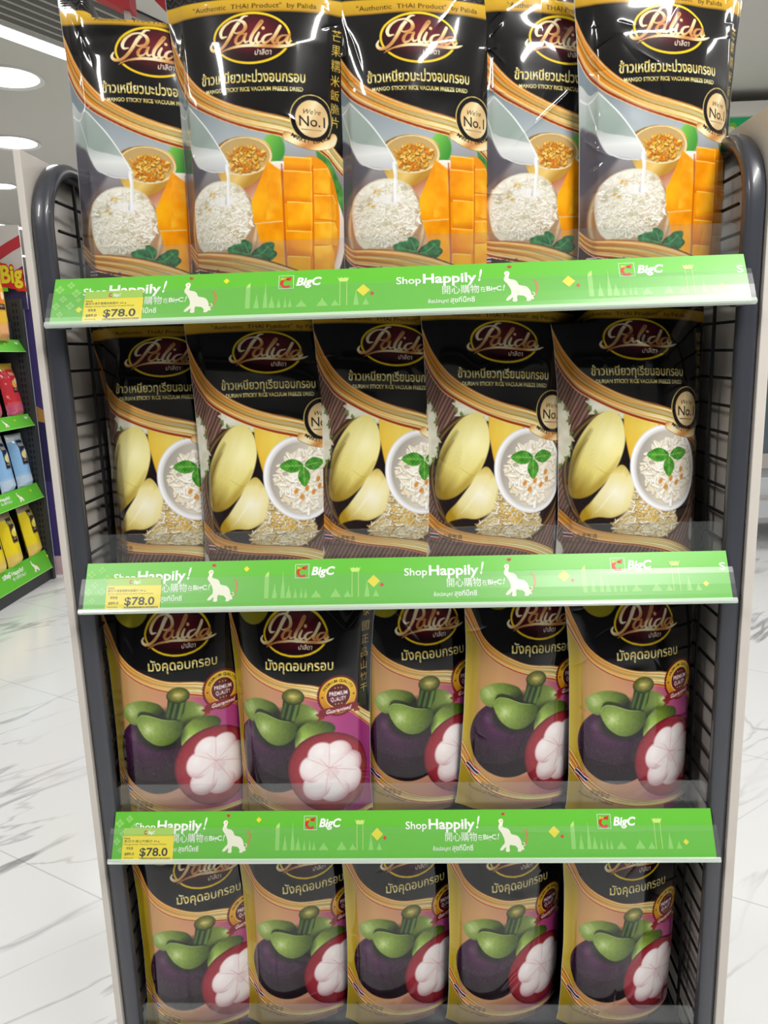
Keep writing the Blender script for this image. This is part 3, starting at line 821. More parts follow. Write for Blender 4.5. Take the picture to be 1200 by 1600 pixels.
    c.poly(spl([(cx - 27, cy + 20), (cx, cy + 16.5), (cx + 28, cy + 15), (cx + 28, cy + 25), (cx, cy + 27), (cx - 27, cy + 31)]), '#7c1c24')
    c.text('Guaranteed', cx + 1, cy + 25.5, '#f8f0ec', width=40, height=6.6, bold=.02, shear=.4, rot=-5, center=True)
    vtext(c, '泰國正品山竹干', 226, 40, 170, '#c8ac52', 15)
    thai_flag(c, 14, 302, 24, 12, 30)
    c.text('泰國製造', 36, 340, '#4a3a1c', width=30, height=7, rot=12)
    c.text('Product of Thailand', 18, 345, '#4a3a1c', width=54, height=5, rot=14, bold=.005)
    rewarp(c, [0, 44, 62, 120, 300, 360, 390], [0, 44, 72, 136, 312, 370, 398])
    edges(c)
    return c
# ------------------------------------------------------------------ the shop: floor, ceiling, far walls
def marble_floor():
    m = bpy.data.materials.new('white_marble_tile')
    m.use_nodes = True
    nt = m.node_tree; L = nt.links; N = nt.nodes.new
    b = nt.nodes['Principled BSDF']
    b.inputs['Roughness'].default_value = 0.16
    b.inputs['Specular IOR Level'].default_value = 0.5
    geo = N('ShaderNodeNewGeometry')
    mp = N('ShaderNodeMapping'); mp.inputs['Rotation'].default_value = (0, 0, math.radians(28))
    L.new(geo.outputs['Position'], mp.inputs['Vector'])
    def veins(scale, rot, width, seed, dist):
        m2 = N('ShaderNodeMapping'); m2.vector_type = 'TEXTURE'; m2.inputs['Rotation'].default_value = (0, 0, rot); m2.inputs['Location'].default_value = (seed, seed * .7, 0)
        m2.inputs['Scale'].default_value = (3.2, 0.72, 1)
        L.new(geo.outputs['Position'], m2.inputs['Vector'])
        n = N('ShaderNodeTexNoise'); n.inputs['Scale'].default_value = scale; n.inputs['Detail'].default_value = 5; n.inputs['Distortion'].default_value = dist
        L.new(m2.outputs[0], n.inputs['Vector'])
        s = N('ShaderNodeMath'); s.operation = 'SUBTRACT'; s.inputs[1].default_value = 0.5
        L.new(n.outputs['Fac'], s.inputs[0])
        a = N('ShaderNodeMath'); a.operation = 'ABSOLUTE'; L.new(s.outputs[0], a.inputs[0])
        r = N('ShaderNodeMapRange'); r.inputs['From Min'].default_value = 0; r.inputs['From Max'].default_value = width
        r.inputs['To Min'].default_value = 1; r.inputs['To Max'].default_value = 0
        L.new(a.outputs[0], r.inputs['Value'])
        return r.outputs[0]
    v1 = veins(1.3, math.radians(50), 0.012, 3.0, 0.35)
    v2 = veins(2.6, math.radians(42), 0.012, 9.0, 0.5)
    pt = N('ShaderNodeTexNoise'); pt.inputs['Scale'].default_value = 1.7
    L.new(geo.outputs['Position'], pt.inputs['Vector'])
    pr = N('ShaderNodeMapRange'); pr.inputs['From Min'].default_value = 0.38; pr.inputs['From Max'].default_value = 0.6
    L.new(pt.outputs['Fac'], pr.inputs['Value'])
    k2 = N('ShaderNodeMath'); k2.operation = 'MULTIPLY'; L.new(v2, k2.inputs[0]); k2.inputs[1].default_value = 0.55
    sm = N('ShaderNodeMath'); sm.operation = 'MAXIMUM'; L.new(v1, sm.inputs[0]); L.new(k2.outputs[0], sm.inputs[1])
    k3 = N('ShaderNodeMath'); k3.operation = 'MULTIPLY'; L.new(sm.outputs[0], k3.inputs[0]); L.new(pr.outputs[0], k3.inputs[1])
    mx = N('ShaderNodeMix'); mx.data_type = 'RGBA'
    mx.inputs['A'].default_value = (*srgb('#e6e7e8'), 1); mx.inputs['B'].default_value = (*srgb('#9a9a9e'), 1)
    L.new(k3.outputs[0], mx.inputs['Factor'])
    br = N('ShaderNodeTexBrick'); br.offset = 0.5; br.inputs['Scale'].default_value = 1
    br.inputs['Brick Width'].default_value = 2.34; br.inputs['Row Height'].default_value = 0.78; br.inputs['Mortar Size'].default_value = 0.0022
    br.inputs['Color1'].default_value = br.inputs['Color2'].default_value = (1, 1, 1, 1); br.inputs['Mortar'].default_value = (0.74, 0.74, 0.75, 1)
    mp.inputs['Location'].default_value = (0.3, 0.47, 0)
    L.new(mp.outputs[0], br.inputs['Vector'])
    ml = N('ShaderNodeMix'); ml.data_type = 'RGBA'; ml.blend_type = 'MULTIPLY'; ml.inputs['Factor'].default_value = 1
    L.new(mx.outputs['Result'], ml.inputs['A']); L.new(br.outputs['Color'], ml.inputs['B'])
    L.new(ml.outputs['Result'], b.inputs['Base Color'])
    return m
X0, X1, Y0, Y1 = -7.0, 6.0, -6.0, 13.0
struct(MB().box((X0, Y0, -0.06), (X1, Y1, 0), marble_floor()).build('floor'))
M_ceil = mat('ceiling_paint', '#d0cdc6', 0.85, var=0.02, bscale=3)
struct(MB().box((X0, Y0, CEIL), (X1, Y1, CEIL + 0.06), M_ceil).build('ceiling'))
M_wall = mat('pale_wall_paint', '#c9c8c2', 0.8, var=0.03, bscale=2)
struct(MB().box((X0, Y1, 0), (X1, Y1 + 0.08, CEIL), M_wall).build('wall_back'))
struct(MB().box((X0 - 0.08, Y0, 0), (X0, Y1, CEIL), M_wall).build('wall_left'))
struct(MB().box((X1, Y0, 0), (X1 + 0.08, Y1, CEIL), M_wall).build('wall_right'))
struct(MB().box((X0, Y0 - 0.08, 0), (X1, Y0, CEIL), mat('grey_wall_paint', '#3f4043', 0.8, var=.03, bscale=2)).build('wall_front'))

# ------------------------------------------------------------------ materials of the rack
M_steel = mat('charcoal_powder_coat', '#3a3c44', 0.34, 0.0, 0.35, bump=0.04, bscale=900)
M_wire = mat('dark_wire', '#17181c', 0.4)
M_deck = mat('charcoal_deck', '#2d2f34', 0.45, bump=0.03, bscale=600)
M_panel = mat('beige_laminate', '#cdc6be', 0.55, var=0.02, bscale=30)
M_clear = clear_mat('clear_acrylic', '#dfe6e6', 0.03, 0.03)
M_rail = clear_mat('clear_ticket_channel', '#dfeee4', 0.04, 0.3)
M_lip = clear_mat('ticket_channel_lip', '#e4f0e6', 0.6, 0.15)

L_SIGN = 0.86
Z_SIGN = [1.4451, 1.0703, 0.6923, 0.3145]      # lower lip of each shelf edge
DECK = [z + 0.020 for z in Z_SIGN]
XF = 0.4405                                     # side frame axis
TOPF = 1.651

# side panels (free-standing boards on both sides of the rack)
for s, lb in ((-1, 'tall beige board standing along the left side of the snack rack'), (1, 'tall beige board standing along the right side of the snack rack')):
    x0, x1 = sorted((s * 0.4540, s * (0.4635 if s < 0 else 0.4670)))
    zt = 1.660 if s < 0 else 1.676
    y0 = 0.028
    o = MB().box((x0, y0, 0.0), (x1, 0.86, zt), M_panel, 0.0015).build('side_board')
    setp(o, lb, 'panel', 'beige boards beside the rack')

# ------------------------------------------------------------------ the display rack
rack = empty('display_rack', (0, 0.24, 0))
setp(rack, 'charcoal metal snack rack with rounded tube side frames, wire sides and clear shelf fronts', 'display rack')
def in_rack(o):
    o.parent = rack
    o.matrix_parent_inverse = Matrix.Translation(-Vector((0, 0.24, 0)))
    return o
def tube_path(x, y0, y1, ztop, r, zb=0.03, n=10):
    p = [(x, y0, zb), (x, y0, 0.4), (x, y0, 0.8), (x, y0, 1.2), (x, y0, ztop - r - .02)]
    for i in range(n + 1):
        a = math.pi / 2 * i / n
        p.append((x, y0 + r - r * math.cos(a), ztop - r + r * math.sin(a)))
    p.append((x, (y0 + y1) / 2, ztop))
    for i in range(n + 1):
        a = math.pi / 2 * i / n
        p.append((x, y1 - r + r * math.sin(a), ztop - r + r * math.cos(a)))
    p += [(x, y1, ztop - r - .02), (x, y1, 0.8), (x, y1, zb)]
    return p
def rprof(w, d, r, n=3):
    out = []
    for cx, cy, a0 in ((w / 2 - r, d / 2 - r, 0), (-w / 2 + r, d / 2 - r, 90), (-w / 2 + r, -d / 2 + r, 180), (w / 2 - r, -d / 2 + r, 270)):
        for i in range(n + 1):
            a = math.radians(a0 + 90 * i / n)
            out.append((cx + r * math.cos(a), cy + r * math.sin(a)))
    return out
YB = 0.46
for s in (-1, 1):
    mb = MB()
    mb.sweep(tube_path(s * XF, 0.040, YB, TOPF, 0.085), rprof(0.0255, 0.020, 0.0085), M_steel)
    mb.box((s * XF - 0.03, 0.03, 0.0), (s * XF + 0.03, YB + 0.02, 0.03), M_steel, 0.004)
    fr = in_rack(mb.build('side_frame', smooth=True))
    w = MB()
    xw = s * (XF - 0.004)
    z = 0.09
    while z < TOPF - 0.02:
        yo = 0.05 if z < TOPF - .09 else 0.075
        w.rod((xw, yo, z), (xw, YB - (yo - .05), z), 0.0022, M_wire, 6)
        z += 0.0361
    for yv in (0.126, 0.193, 0.26, 0.327, 0.394):
        w.rod((xw - s * .003, yv, 0.04), (xw - s * .003, yv, TOPF - 0.015), 0.0026, M_wire, 6)
    g = w.build('wire_grid', smooth=True)
    g.parent = fr
in_rack(MB().box((-0.425, YB - 0.01, 0.05), (0.425, YB, 1.585), mat('dark_back_panel', '#26272b', 0.5, var=.05, bscale=20)).build('back_panel'))
in_rack(MB().box((-0.425, 0.05, 0.02), (0.425, YB - 0.02, 0.16), M_steel, 0.004).build('base_plinth'))
for i, z in enumerate(DECK):
    mb = MB()
    mb.box((-0.424, 0.036, z - 0.010), (0.424, YB - 0.012, z), M_deck, 0.002)
    mb.box((-0.424, 0.030, z - 0.018), (0.424, 0.040, z), M_deck, 0.002)
    sh = in_rack(mb.build('shelf'))
    # brackets gripping the front tubes
    for s in (-1, 1):
        b = MB().box((s * 0.428 - 0.006, 0.030, z - 0.022), (s * 0.428 + 0.006, 0.05, z - 0.008), M_steel, 0.002).build('bracket')
        b.parent = sh
    r = MB()
    bm = bmesh.new()
    pts = []
    R = 0.012
    for cx, cz, a0 in ((0.4275 - R, 0.078 - R, 0), (-0.4295 + R, 0.078 - R, 90)):
        for k in range(6):
            a = math.radians(a0 + 90 * k / 5)
            pts.append((cx + R * math.cos(a), cz + R * math.sin(a)))
    pts += [(-0.4295, 0.0), (0.4275, 0.0)]
    r.prism([(x, zz + z) for x, zz in pts], 0.0415, 0.0435, M_clear, axis=1)
    rr = r.build('clear_riser')
    rr.parent = sh
    # slanted ticket channel: back strip, clear front sheet, milky lower lip
    zl = Z_SIGN[i]
    q = MB()
    for x0, x1 in ((-L_SIGN / 2, L_SIGN / 2),):
        q.prism([(0.0341, zl + 0.0594), (0.0375, zl + 0.0575), (0.0035, zl - 0.0015), (0.0002, zl)], x0 + .002, x1 - .002, M_deck, axis=0)
    ch = q.build('ticket_rail')
    ch.parent = sh
# the sheet coordinates of a shelf edge: s across from the left end, t down the slope, n out of it (mm)
SL = Vector((0, -0.034, -0.0595)); SLOPE = SL.length; SD = SL.normalized(); SN = Vector((0, SD.z, -SD.y))
if SN.y > 0: SN = -SN
def on_sign(i, s, t, n):
    p = Vector((-L_SIGN / 2, 0.034, Z_SIGN[i] + 0.0595)) + Vector((1, 0, 0)) * s / 1000 + SD * t / 1000 + SN * n / 1000
    return p
# ------------------------------------------------------------------ printed shelf strips and price tags
G = dict(green=mat('strip_green', '#62be34', 0.35), white=mat('print_white', '#f6f8f2', 0.4), pale=mat('print_pale_green', '#8fd267', 0.4),
         lime=mat('print_lime', '#bfe07a', 0.4), yel=mat('print_yellow', '#e8dc2a', 0.4), red=mat('print_red', '#cf2b26', 0.4),
         pink=mat('print_pink', '#d0706a', 0.4), ora=mat('print_orange', '#c9803c', 0.4), cream=mat('print_cream', '#f3f1dc', 0.4),
         tag=mat('tag_yellow', '#f2df2c', 0.45), taghead=mat('tag_head_green', '#a4cf48', 0.45), ink=mat('ink_black', '#1b1b1c', 0.5), olive=mat('ink_olive', '#6f6a1c', .5))
class Flat:
    """a printed sheet: shapes in mm on a sloping plane, each ink a hair above the sheet"""
    def __init__(self, place): self.mb = MB(); self.place = place
    def poly(self, pts, m, n): self.mb.add([self.place(x, y, n) for x, y in pts], [list(range(len(pts)))], G[m])
    def text(self, s, x, y, m, n, **k):
        v, t = fit_text(s, x, y, **k)
        self.mb.add([self.place(a, b, n) for a, b in v], [[int(q) for q in f] for f in t], G[m])
    def dia(self, x, y, r, m, n): self.poly([(x - r, y), (x, y - r), (x + r, y), (x, y + r)], m, n)
    def stroke(self, pts, w, m, n):
        p = np.array(pts, float)
        d = np.gradient(p, axis=0); d /= np.maximum(np.hypot(d[:, 0], d[:, 1])[:, None], 1e-9)
        w = np.interp(np.linspace(0, 1, len(p)), np.linspace(0, 1, len(np.atleast_1d(w))), np.atleast_1d(w))
        nn = np.stack([-d[:, 1], d[:, 0]], 1) * w[:, None] / 2
        for i in range(len(p) - 1):
            self.poly([p[i] + nn[i], p[i + 1] + nn[i + 1], p[i + 1] - nn[i + 1], p[i] - nn[i]], m, n)
    def slab(self, x0, y0, x1, y1, n0, n1, m):
        c = [self.place(x, y, n) for n in (n0, n1) for x, y in ((x0, y0), (x1, y0), (x1, y1), (x0, y1))]
        self.mb.add(c, [[0, 3, 2, 1], [4, 5, 6, 7], [0, 1, 5, 4], [1, 2, 6, 5], [2, 3, 7, 6], [3, 0, 4, 7]], G[m])
ELE = [(8, 10), (6, 6), (8, 2), (12, 0.5), (15.5, 2.5), (16, 7), (14.5, 12), (14, 16), (18, 18.5), (24, 20), (29, 24), (32, 31), (38, 33), (45, 35), (50, 40), (53, 47), (54, 54), (57, 57), (58, 63), (54, 62.5),
       (51, 66), (44, 66), (45, 61), (40, 55), (33, 54), (29, 53), (27, 58), (27, 66), (19, 66), (20, 58), (17, 59), (13, 63), (7, 64), (8, 60), (13, 54), (17, 50), (17, 42), (14, 34), (10, 27), (6, 22), (5, 17)]
def elephant(f, x, y, sc, n):
    P = spl(ELE, True, 3) * sc + np.array([x, y])
    f.poly(P, 'cream', n)
    f.stroke(spl([(x + 54 * sc, y + 54 * sc), (x + 59 * sc, y + 55 * sc), (x + 60 * sc, y + 50 * sc), (x + 56 * sc, y + 48 * sc)], False, 4), 1.4 * sc, 'cream', n)
    f.stroke(spl([(x + 11 * sc, y + 8 * sc), (x + 12 * sc, y + 4 * sc), (x + 13 * sc, y + 6 * sc)], False, 3), 1.0 * sc, 'pink', n + .1)
    f.stroke(spl([(x + 59 * sc, y + 20 * sc), (x + 65 * sc, y + 28 * sc), (x + 66 * sc, y + 40 * sc), (x + 60 * sc, y + 58 * sc)], False, 6), [1, 4.5 * sc, 4 * sc, .6], 'ora', n - .05)
    for a in range(5):
        an = a * 2 * math.pi / 5
        f.poly(spl([(x + (17 + 3.4 * math.cos(an + b)) * sc * 1.0 + 2.2 * sc * math.cos(an), y + (-9 + 2.2 * math.sin(an + b)) * sc + 1.6 * sc * math.sin(an)) for b in (0, 1.57, 3.14, 4.71)], True, 3), 'pink' if a % 2 else 'ora', n)
def skyline(f, x, y0, n, w=1.0, full=True):
    base = y0
    f.poly([(x, base), (x, base - 30), (x + 1, base - 33), (x + 5, base - 37), (x + 6, base - 37), (x + 6, base)], 'pale', n)
    f.poly([(x + .6, base - 29), (x + 1.5, base - 32.5), (x + 5.4, base - 36.3), (x + 5.4, base - 30)], 'lime', n + .05)
    for dx, h, ww in ((14, 20, 7), (25, 37, 6), (33, 17, 8), (42, 13, 5), (50, 14, 4), (56, 12, 5), (70, 10, 14), (96, 12, 14), (112, 9, 10), (138, 22, 7), (150, 10, 8)):
        b = x + dx * w
        f.poly([(b - ww / 2, base), (b - ww / 3, base - h * .4), (b - ww * .16, base - h * .62), (b - .2, base - h), (b + .2, base - h), (b + ww * .16, base - h * .62), (b + ww / 3, base - h * .4), (b + ww / 2, base)], 'pale', n)
    g = x + 118 * w
    for gx in (g, g + 8.5): f.poly([(gx - .5, base), (gx - .35, base - 34), (gx + .35, base - 34), (gx + .5, base)], 'lime', n + .05)
    f.poly([(g - 3, base - 41), (g - 1, base - 39), (g + 2, base - 40.5), (g + 4.2, base - 39), (g + 6.5, base - 40.5), (g + 9.5, base - 39), (g + 11.5, base - 41), (g + 9.6, base - 35), (g + 8, base - 34), (g + .6, base - 34), (g - 1.2, base - 35)], 'lime', n + .05)
def bigc(f, x, y, h, n, tx):
    for (a, b, c_, d) in ((x, y, x + h, y + .5), (x, y + h - .5, x + h, y + h), (x, y, x + .5, y + h), (x + h - .5, y, x + h, y + h)):
        f.poly([(a, b), (c_, b), (c_, d), (a, d)], 'white', n)
    cx, cy, r = x + h * .5, y + h * .58, h * .3
    f.stroke([(cx + r * math.cos(a) * (1.0 if a < 5 else .9), cy + r * math.sin(a)) for a in np.linspace(.7, 5.3, 16)], [h * .2, h * .2, h * .22, h * .1], 'red', n)
    f.poly([(cx + h * .02, y + h * .2), (cx + h * .36, y + h * .1), (cx + h * .3, y + h * .42), (cx + h * .08, y + h * .36)], 'red', n)
    f.text('Big', x + h * .14, y + h * .34, 'yel', n + .1, width=h * .36, height=h * .17, bold=.02, shear=.2)
    f.text('BigC', tx[0], tx[1], 'white', n, width=tx[2], height=tx[3], bold=.035, shear=.22)
def shelf_strip(i, dx=0.0):
    f = Flat(lambda s, t, n: on_sign(i, s, t, n))
    f.slab(0.5, 0.0, 859.5, 66, 0.3, 1.0, 'green')
    n = 1.25
    # woven ornament at the left end
    for (x, y, r) in ((8, 16, 7), (22, 10, 6), (30, 22, 7), (14, 30, 6), (6, 40, 6), (24, 40, 6.5), (34, 32, 4), (12, 52, 5)):
        for k in (-1, 1):
            f.dia(x + k * r * .5, y, r * .42, 'pale', n); f.dia(x, y + k * r * .5, r * .42, 'pale', n)
    f.dia(36, 46, 4.5, 'yel', n)
    for x in (39, 434):
        x += dx
        f.text('Shop', x, 25.5, 'white', n, width=30.5, height=10.5, bold=.012)
        f.text('Happily', x + 33, 25.5, 'white', n, width=66, height=13.8, bold=.026)
        f.text('!', x + 101, 24.5, 'white', n, width=5.2, height=16.5, bold=.03, shear=.3)
        f.text('開心購物', x + 56.5, 41, 'white', n, width=45, height=9.6)
        f.text('在', x + 103, 40, 'white', n, width=6.5, height=6)
        f.text('BigC', x + 110.5, 39.5, 'white', n, width=18.5, height=6.6, bold=.02)
        f.text('!', x + 130.5, 39.5, 'white', n, width=2.6, height=8, bold=.03, shear=.3)
        f.text('ช้อปสนุก!', x + 38.5, 54, 'white', n, width=25, height=5.0, bold=.008)
        f.text('สุขที่บิ๊กซี', x + 66, 54, 'white', n, width=29.5, height=7.0, bold=.012)
        elephant(f, x + (126 if x < 300 else 129), 12, .66, n)
    f.dia(221 + dx, 12, 4, 'yel', n)
    skyline(f, 246 + dx, 53, n)
    bigc(f, 287 + dx, 7, 19, n, (309 + dx, 22, 32, 11.5))
    f.dia(393 + dx, 32, 8.5, 'yel', n); f.dia(404 + dx, 37, 3, 'red', n)
    f.dia(645 + dx, 30, 8, 'yel', n); f.dia(656 + dx, 36, 2.8, 'red', n)
    skyline(f, 668 + dx, 53, n)
    bigc(f, 707 + dx, 7, 19, n, (729 + dx, 22, 32, 11.5))
    f.dia(828 + dx, 44, 4, 'yel', n)
    if dx >= 0: f.text('S', 848, 26, 'white', n, width=8, height=10.5, bold=.012)
    o = f.mb.build('shelf_strip')
    return o
for i, nm in enumerate(('mango sticky rice', 'durian sticky rice', 'upper row of mangosteen')):
    o = shelf_strip(i, (0, 0, -8)[i])
    setp(o, 'green shelf edge strip with white elephant print below the %s pouches' % nm, 'shelf sign', 'green shelf edge strips on the rack')
# clear sheet of each channel over the lower two thirds, and its milky lip
for i in range(4):
    mb = MB()
    P = lambda s, t, n: on_sign(i, s, t, n)
    A, B = -4.0, 864.0
    prof = [(21.5, 2.4), (22.5, 3.6), (30, 4.4), (45, 4.8), (58, 4.4), (64, 3.8)]
    for (t0, n0), (t1, n1) in zip(prof, prof[1:]):
        mb.add([P(A, t0, n0), P(B, t0, n0), P(B, t1, n1), P(A, t1, n1)], [[0, 1, 2, 3]], M_rail)
    prof = [(63.5, 4.2), (65.5, 5.2), (68.5, 5.4), (70.5, 4.0), (70.5, 0.2), (68, -0.6)]
    for (t0, n0), (t1, n1) in zip(prof, prof[1:]):
        mb.add([P(A, t0, n0), P(B, t0, n0), P(B, t1, n1), P(A, t1, n1)], [[0, 1, 2, 3]], M_lip)
    o = mb.build('clear_channel', smooth=True)
    rails = [c for c in bpy.data.objects if c.name.startswith('ticket_rail')]
    o.parent = rails[i]
# price tags
def price_tag(i, s0, t0, zh, en, weight):
    f = Flat(lambda s, t, n: on_sign(i, s + s0, t + t0, n))
    f.slab(0, 0, 74, 11.0, 1.7, 2.0, 'taghead')
    f.slab(0, 10.8, 75, 46.5, 1.7, 2.0, 'tag')
    n = 2.12
    f.stroke([(33.2 + 2.2 * math.cos(a), 6.2 + 2.2 * math.sin(a)) for a in np.linspace(.7, 5.3, 9)], 1.5, 'red', n)
    f.text('BigC', 36.5, 8.2, 'white', n, width=10, height=4, bold=.03, shear=.2)
    f.text('Palida', 2, 15.2, 'ink', n, width=9, height=2.4, bold=.01)
    f.text(zh, 2, 19.5, 'ink', n, width=42, height=3.0)
    f.text(weight, 46, 19.2, 'ink', n, width=8, height=2.4)
    f.text(en, 2, 23.0, 'ink', n, width=62, height=2.0)
    f.text('零售價', 6, 29, 'ink', n, width=10, height=3)
    f.text('$89.0', 4, 36.5, 'ink', n, width=14, height=3.6, bold=.015)
    f.text('$78.0', 26, 37.5, 'ink', n, width=41, height=11, bold=.02)
    f.text('4897054180', 3, 41, 'olive', n, width=14, height=1.6)
    rs = random.Random(i)
    x = 26.0
    while x < 72:
        w = rs.choice((.4, .6, .9)); f.poly([(x, 39.8), (x + w, 39.8), (x + w, 43.6), (x, 43.6)], 'ink', n); x += w + rs.choice((.4, .7))
    f.text('20230112', 2, 44.6, 'olive', n, width=11, height=1.6); f.text('KG-000012', 15, 44.6, 'olive', n, width=13, height=1.6)
    o = f.mb.build('price_tag')
    return o
for i, a in enumerate(((42, 20.5, '真空冷凍芒果糯米飯脆片', 'Mango Sticky Rice Vacuum Freeze Dried', '60 g'), (31, 21, '真空冷凍榴槤糯米飯脆片', 'Durian Sticky Rice Vacuum Freeze Dried', '50 g'),
                       (15, 22, '真空冷凍山竹脆片', 'Mangosteen Vacuum Freeze Dried', '60 g'))):
    o = price_tag(i, *a)
    setp(o, ('yellow 78.0 price tag at the left end of the top green shelf strip', 'yellow 78.0 price tag at the left end of the middle green shelf strip',
             'yellow 78.0 price tag at the left end of the lowest green shelf strip')[i], 'price tag', 'yellow price tags on the shelf strips')
# ------------------------------------------------------------------ pouches
M_film = film_mat('printed_film', 0.24, 1.0)
M_back = mat('black_film', '#141415', 0.3, coat=0.6)
def pouch_shape(seed, B=1.0, crumple=1.0, topbend=0.0, dents=(), res=1.4, W=PW, H=PH, gus=25.0, side_drop=19.0, front_drop=26.0, marks=None):
    """front sheet lattice (nv+1, nu+1, 3) in mm: x across, y depth (minus = to the viewer), z up; plus the back sheet"""
    rs = np.random.RandomState(seed)
    nu, nv = int(W * res), int(H * res)
    s = np.linspace(-W / 2, W / 2, nu + 1)
    Y = np.linspace(0, H, nv + 1)
    v = Y / H
    Bv = np.interp(v, [0, .05, .115, .2, .35, .6, .85, .97, 1.0], [.50, .52, .66, .82, .96, 1.04, 1.06, 1.0, .93]) * B
    k = np.ones(9) / 9
    Bv = np.convolve(np.pad(Bv, 4, mode='edge'), k, 'valid')
    fold = W / 2 - gus
    a = np.abs(s)
    q = np.where(a < fold, front_drop * (a / fold) ** 2.2, front_drop + side_drop * np.clip((a - fold) / gus, 0, 1) ** .9)
    for (kind, *p) in dents:
        if kind == 'wrap':                            # left side turned further round the contents
            q = q + p[1] * np.clip(p[0] - s, 0, None)
    q = np.convolve(np.pad(q, 4, mode='reflect', reflect_type='odd'), np.ones(9) / 9, 'valid')      # soft fold
    dep = q[None, :] * Bv[:, None]                    # behind the crown line
    ds = s[1] - s[0]
    dz = np.diff(dep, axis=1)
    dx = np.sqrt(np.maximum(ds ** 2 - dz ** 2, (.35 * ds) ** 2))
    x = np.concatenate([np.zeros((nv + 1, 1)), np.cumsum(dx, 1)], 1)
    x -= (x[:, :1] + x[:, -1:]) / 2
    y = dep - dep[:, :1]                              # fins on y = 0
    # --- wrinkles
    S, T = np.meshgrid(s, Y)
    h = np.zeros_like(S)
    h += 3.0 * (vnoise(S, T * .55, 85, seed) - .5) + crumple * .6 * (vnoise(S, T, 36, seed + 7) - .5)
    h += crumple * .04 * (vnoise(S * .8, T, 14, seed + 17) - .5)
    def crease(cx, cy, ang, ln, w, amp, sharp=True):
        ca, sa = math.cos(ang), math.sin(ang)
        u, p = (S - cx) * ca + (T - cy) * sa, -(S - cx) * sa + (T - cy) * ca
        p = p + 3.0 * (vnoise(u, u * 0, 22, seed + 31) - .5)
        win = np.exp(-(u / ln) ** 4)
        return amp * win * (np.exp(-np.abs(p) / w) if sharp else np.exp(-(p / w) ** 2))
    nC = int(9 * crumple)
    for i in range(nC):
        top = rs.rand() < .62
        cx = rs.uniform(-W * .42, W * .42)
        cy = rs.uniform(8, 125) if top else rs.uniform(120, H - 20)
        ang = rs.uniform(0, math.pi) if top else rs.normal(math.pi / 2, .55)
        h += crease(cx, cy, ang, rs.uniform(10, 38), rs.uniform(2.4, 6.0), rs.uniform(-1.2, 1.3) * crumple)
    for i in range(int(10 * crumple)):                # short puckers along the two folds
        sd = rs.choice((-1, 1))
        h += crease(sd * (fold + rs.uniform(-5, 8)), rs.uniform(25, H * .75), rs.normal(0.15 * sd, .5), rs.uniform(6, 16), rs.uniform(1.6, 3.0), rs.uniform(-1.0, 1.1) * crumple)
    for i in range(int(4 * crumple)):                 # broad dents
        cx, cy, r = rs.uniform(-70, 70), rs.uniform(30, 150) if rs.rand() < .7 else rs.uniform(150, 330), rs.uniform(18, 42)
        h -= crumple * rs.uniform(-1.5, 3.4) * np.exp(-(((S - cx) ** 2 + (T - cy) ** 2) / r ** 2))
    for (kind, *p) in dents:
        if kind == 'dent':
            cx, cy, rx, ry, amp = p
            h -= amp * np.exp(-(((S - cx) / rx) ** 2 + ((T - cy) / ry) ** 2))
        elif kind == 'vee':                           # folded-in triangle hanging from the top edge
            cx, cy, wd, amp = p
            e = (T - cy) + np.abs(S - cx) / wd * cy
            h -= amp * (1 / (1 + np.exp(np.clip(e / 2.2, -40, 40)))) * np.clip(1 - T / cy, 0, 1) ** .35 * np.exp(-((S - cx) / (wd * 1.1)) ** 4)
        elif kind == 'crease':
            h += crease(*p)
    edge = np.clip((W / 2 - np.abs(S)) / 9, 0, 1)
    h *= .22 + .78 * edge
    base = np.clip((H - T) / 12, 0, 1); h *= .3 + .7 * base
    # crimp of the top seal
    h += .10 * np.sin(T * 2.2) * (T < 24) * edge
    tx = np.gradient(x, axis=1); ty = np.gradient(y, axis=1)
    tl = np.hypot(tx, ty)
    nx_, ny_ = ty / tl, -tx / tl                      # towards the viewer
    x = x + nx_ * h; y = y + ny_ * h
    # fins: slightly wavy free edge
    y += 2.6 * (vnoise(T, S * 0, 60, seed + 3) - .5) * (1 - edge)
    bend = topbend * np.clip(1 - T / (H * .45), 0, 1) ** 2
    y += bend
    z = H - T - 0.25 * bend
    for (kind, *p) in dents:
        if kind == 'curl':                            # part of the top edge folded backwards
            s0, sd, Tc, deg = p
            d = np.clip(Tc - T, 0, None)
            wgt = 1 / (1 + np.exp(np.clip(-sd * (S - s0) / 5, -40, 40)))
            an = np.radians(deg) * wgt * np.clip(d / 10, 0, 1)
            y = y + d * np.sin(an); z = z - d * (1 - np.cos(an))
    # back sheet on a coarse lattice
    iu = np.unique(np.round(np.linspace(0, nu, 25)).astype(int)); iv = np.unique(np.round(np.linspace(0, nv, 31)).astype(int))
    th = np.interp(v[iv], [0, .06, .2, .5, .85, 1], [0.5, .8, 22, 46, 56, 52]) * B
    xb, yb, zb = x[np.ix_(iv, iu)], y[np.ix_(iv, iu)].copy(), z[np.ix_(iv, iu)]
    hh = (1 - (np.abs(s[iu]) / (W / 2)) ** 2.0)
    yb = yb + th[:, None] * hh[None, :]
    return np.stack([x, y, z], -1), np.stack([xb, yb, zb], -1), iu
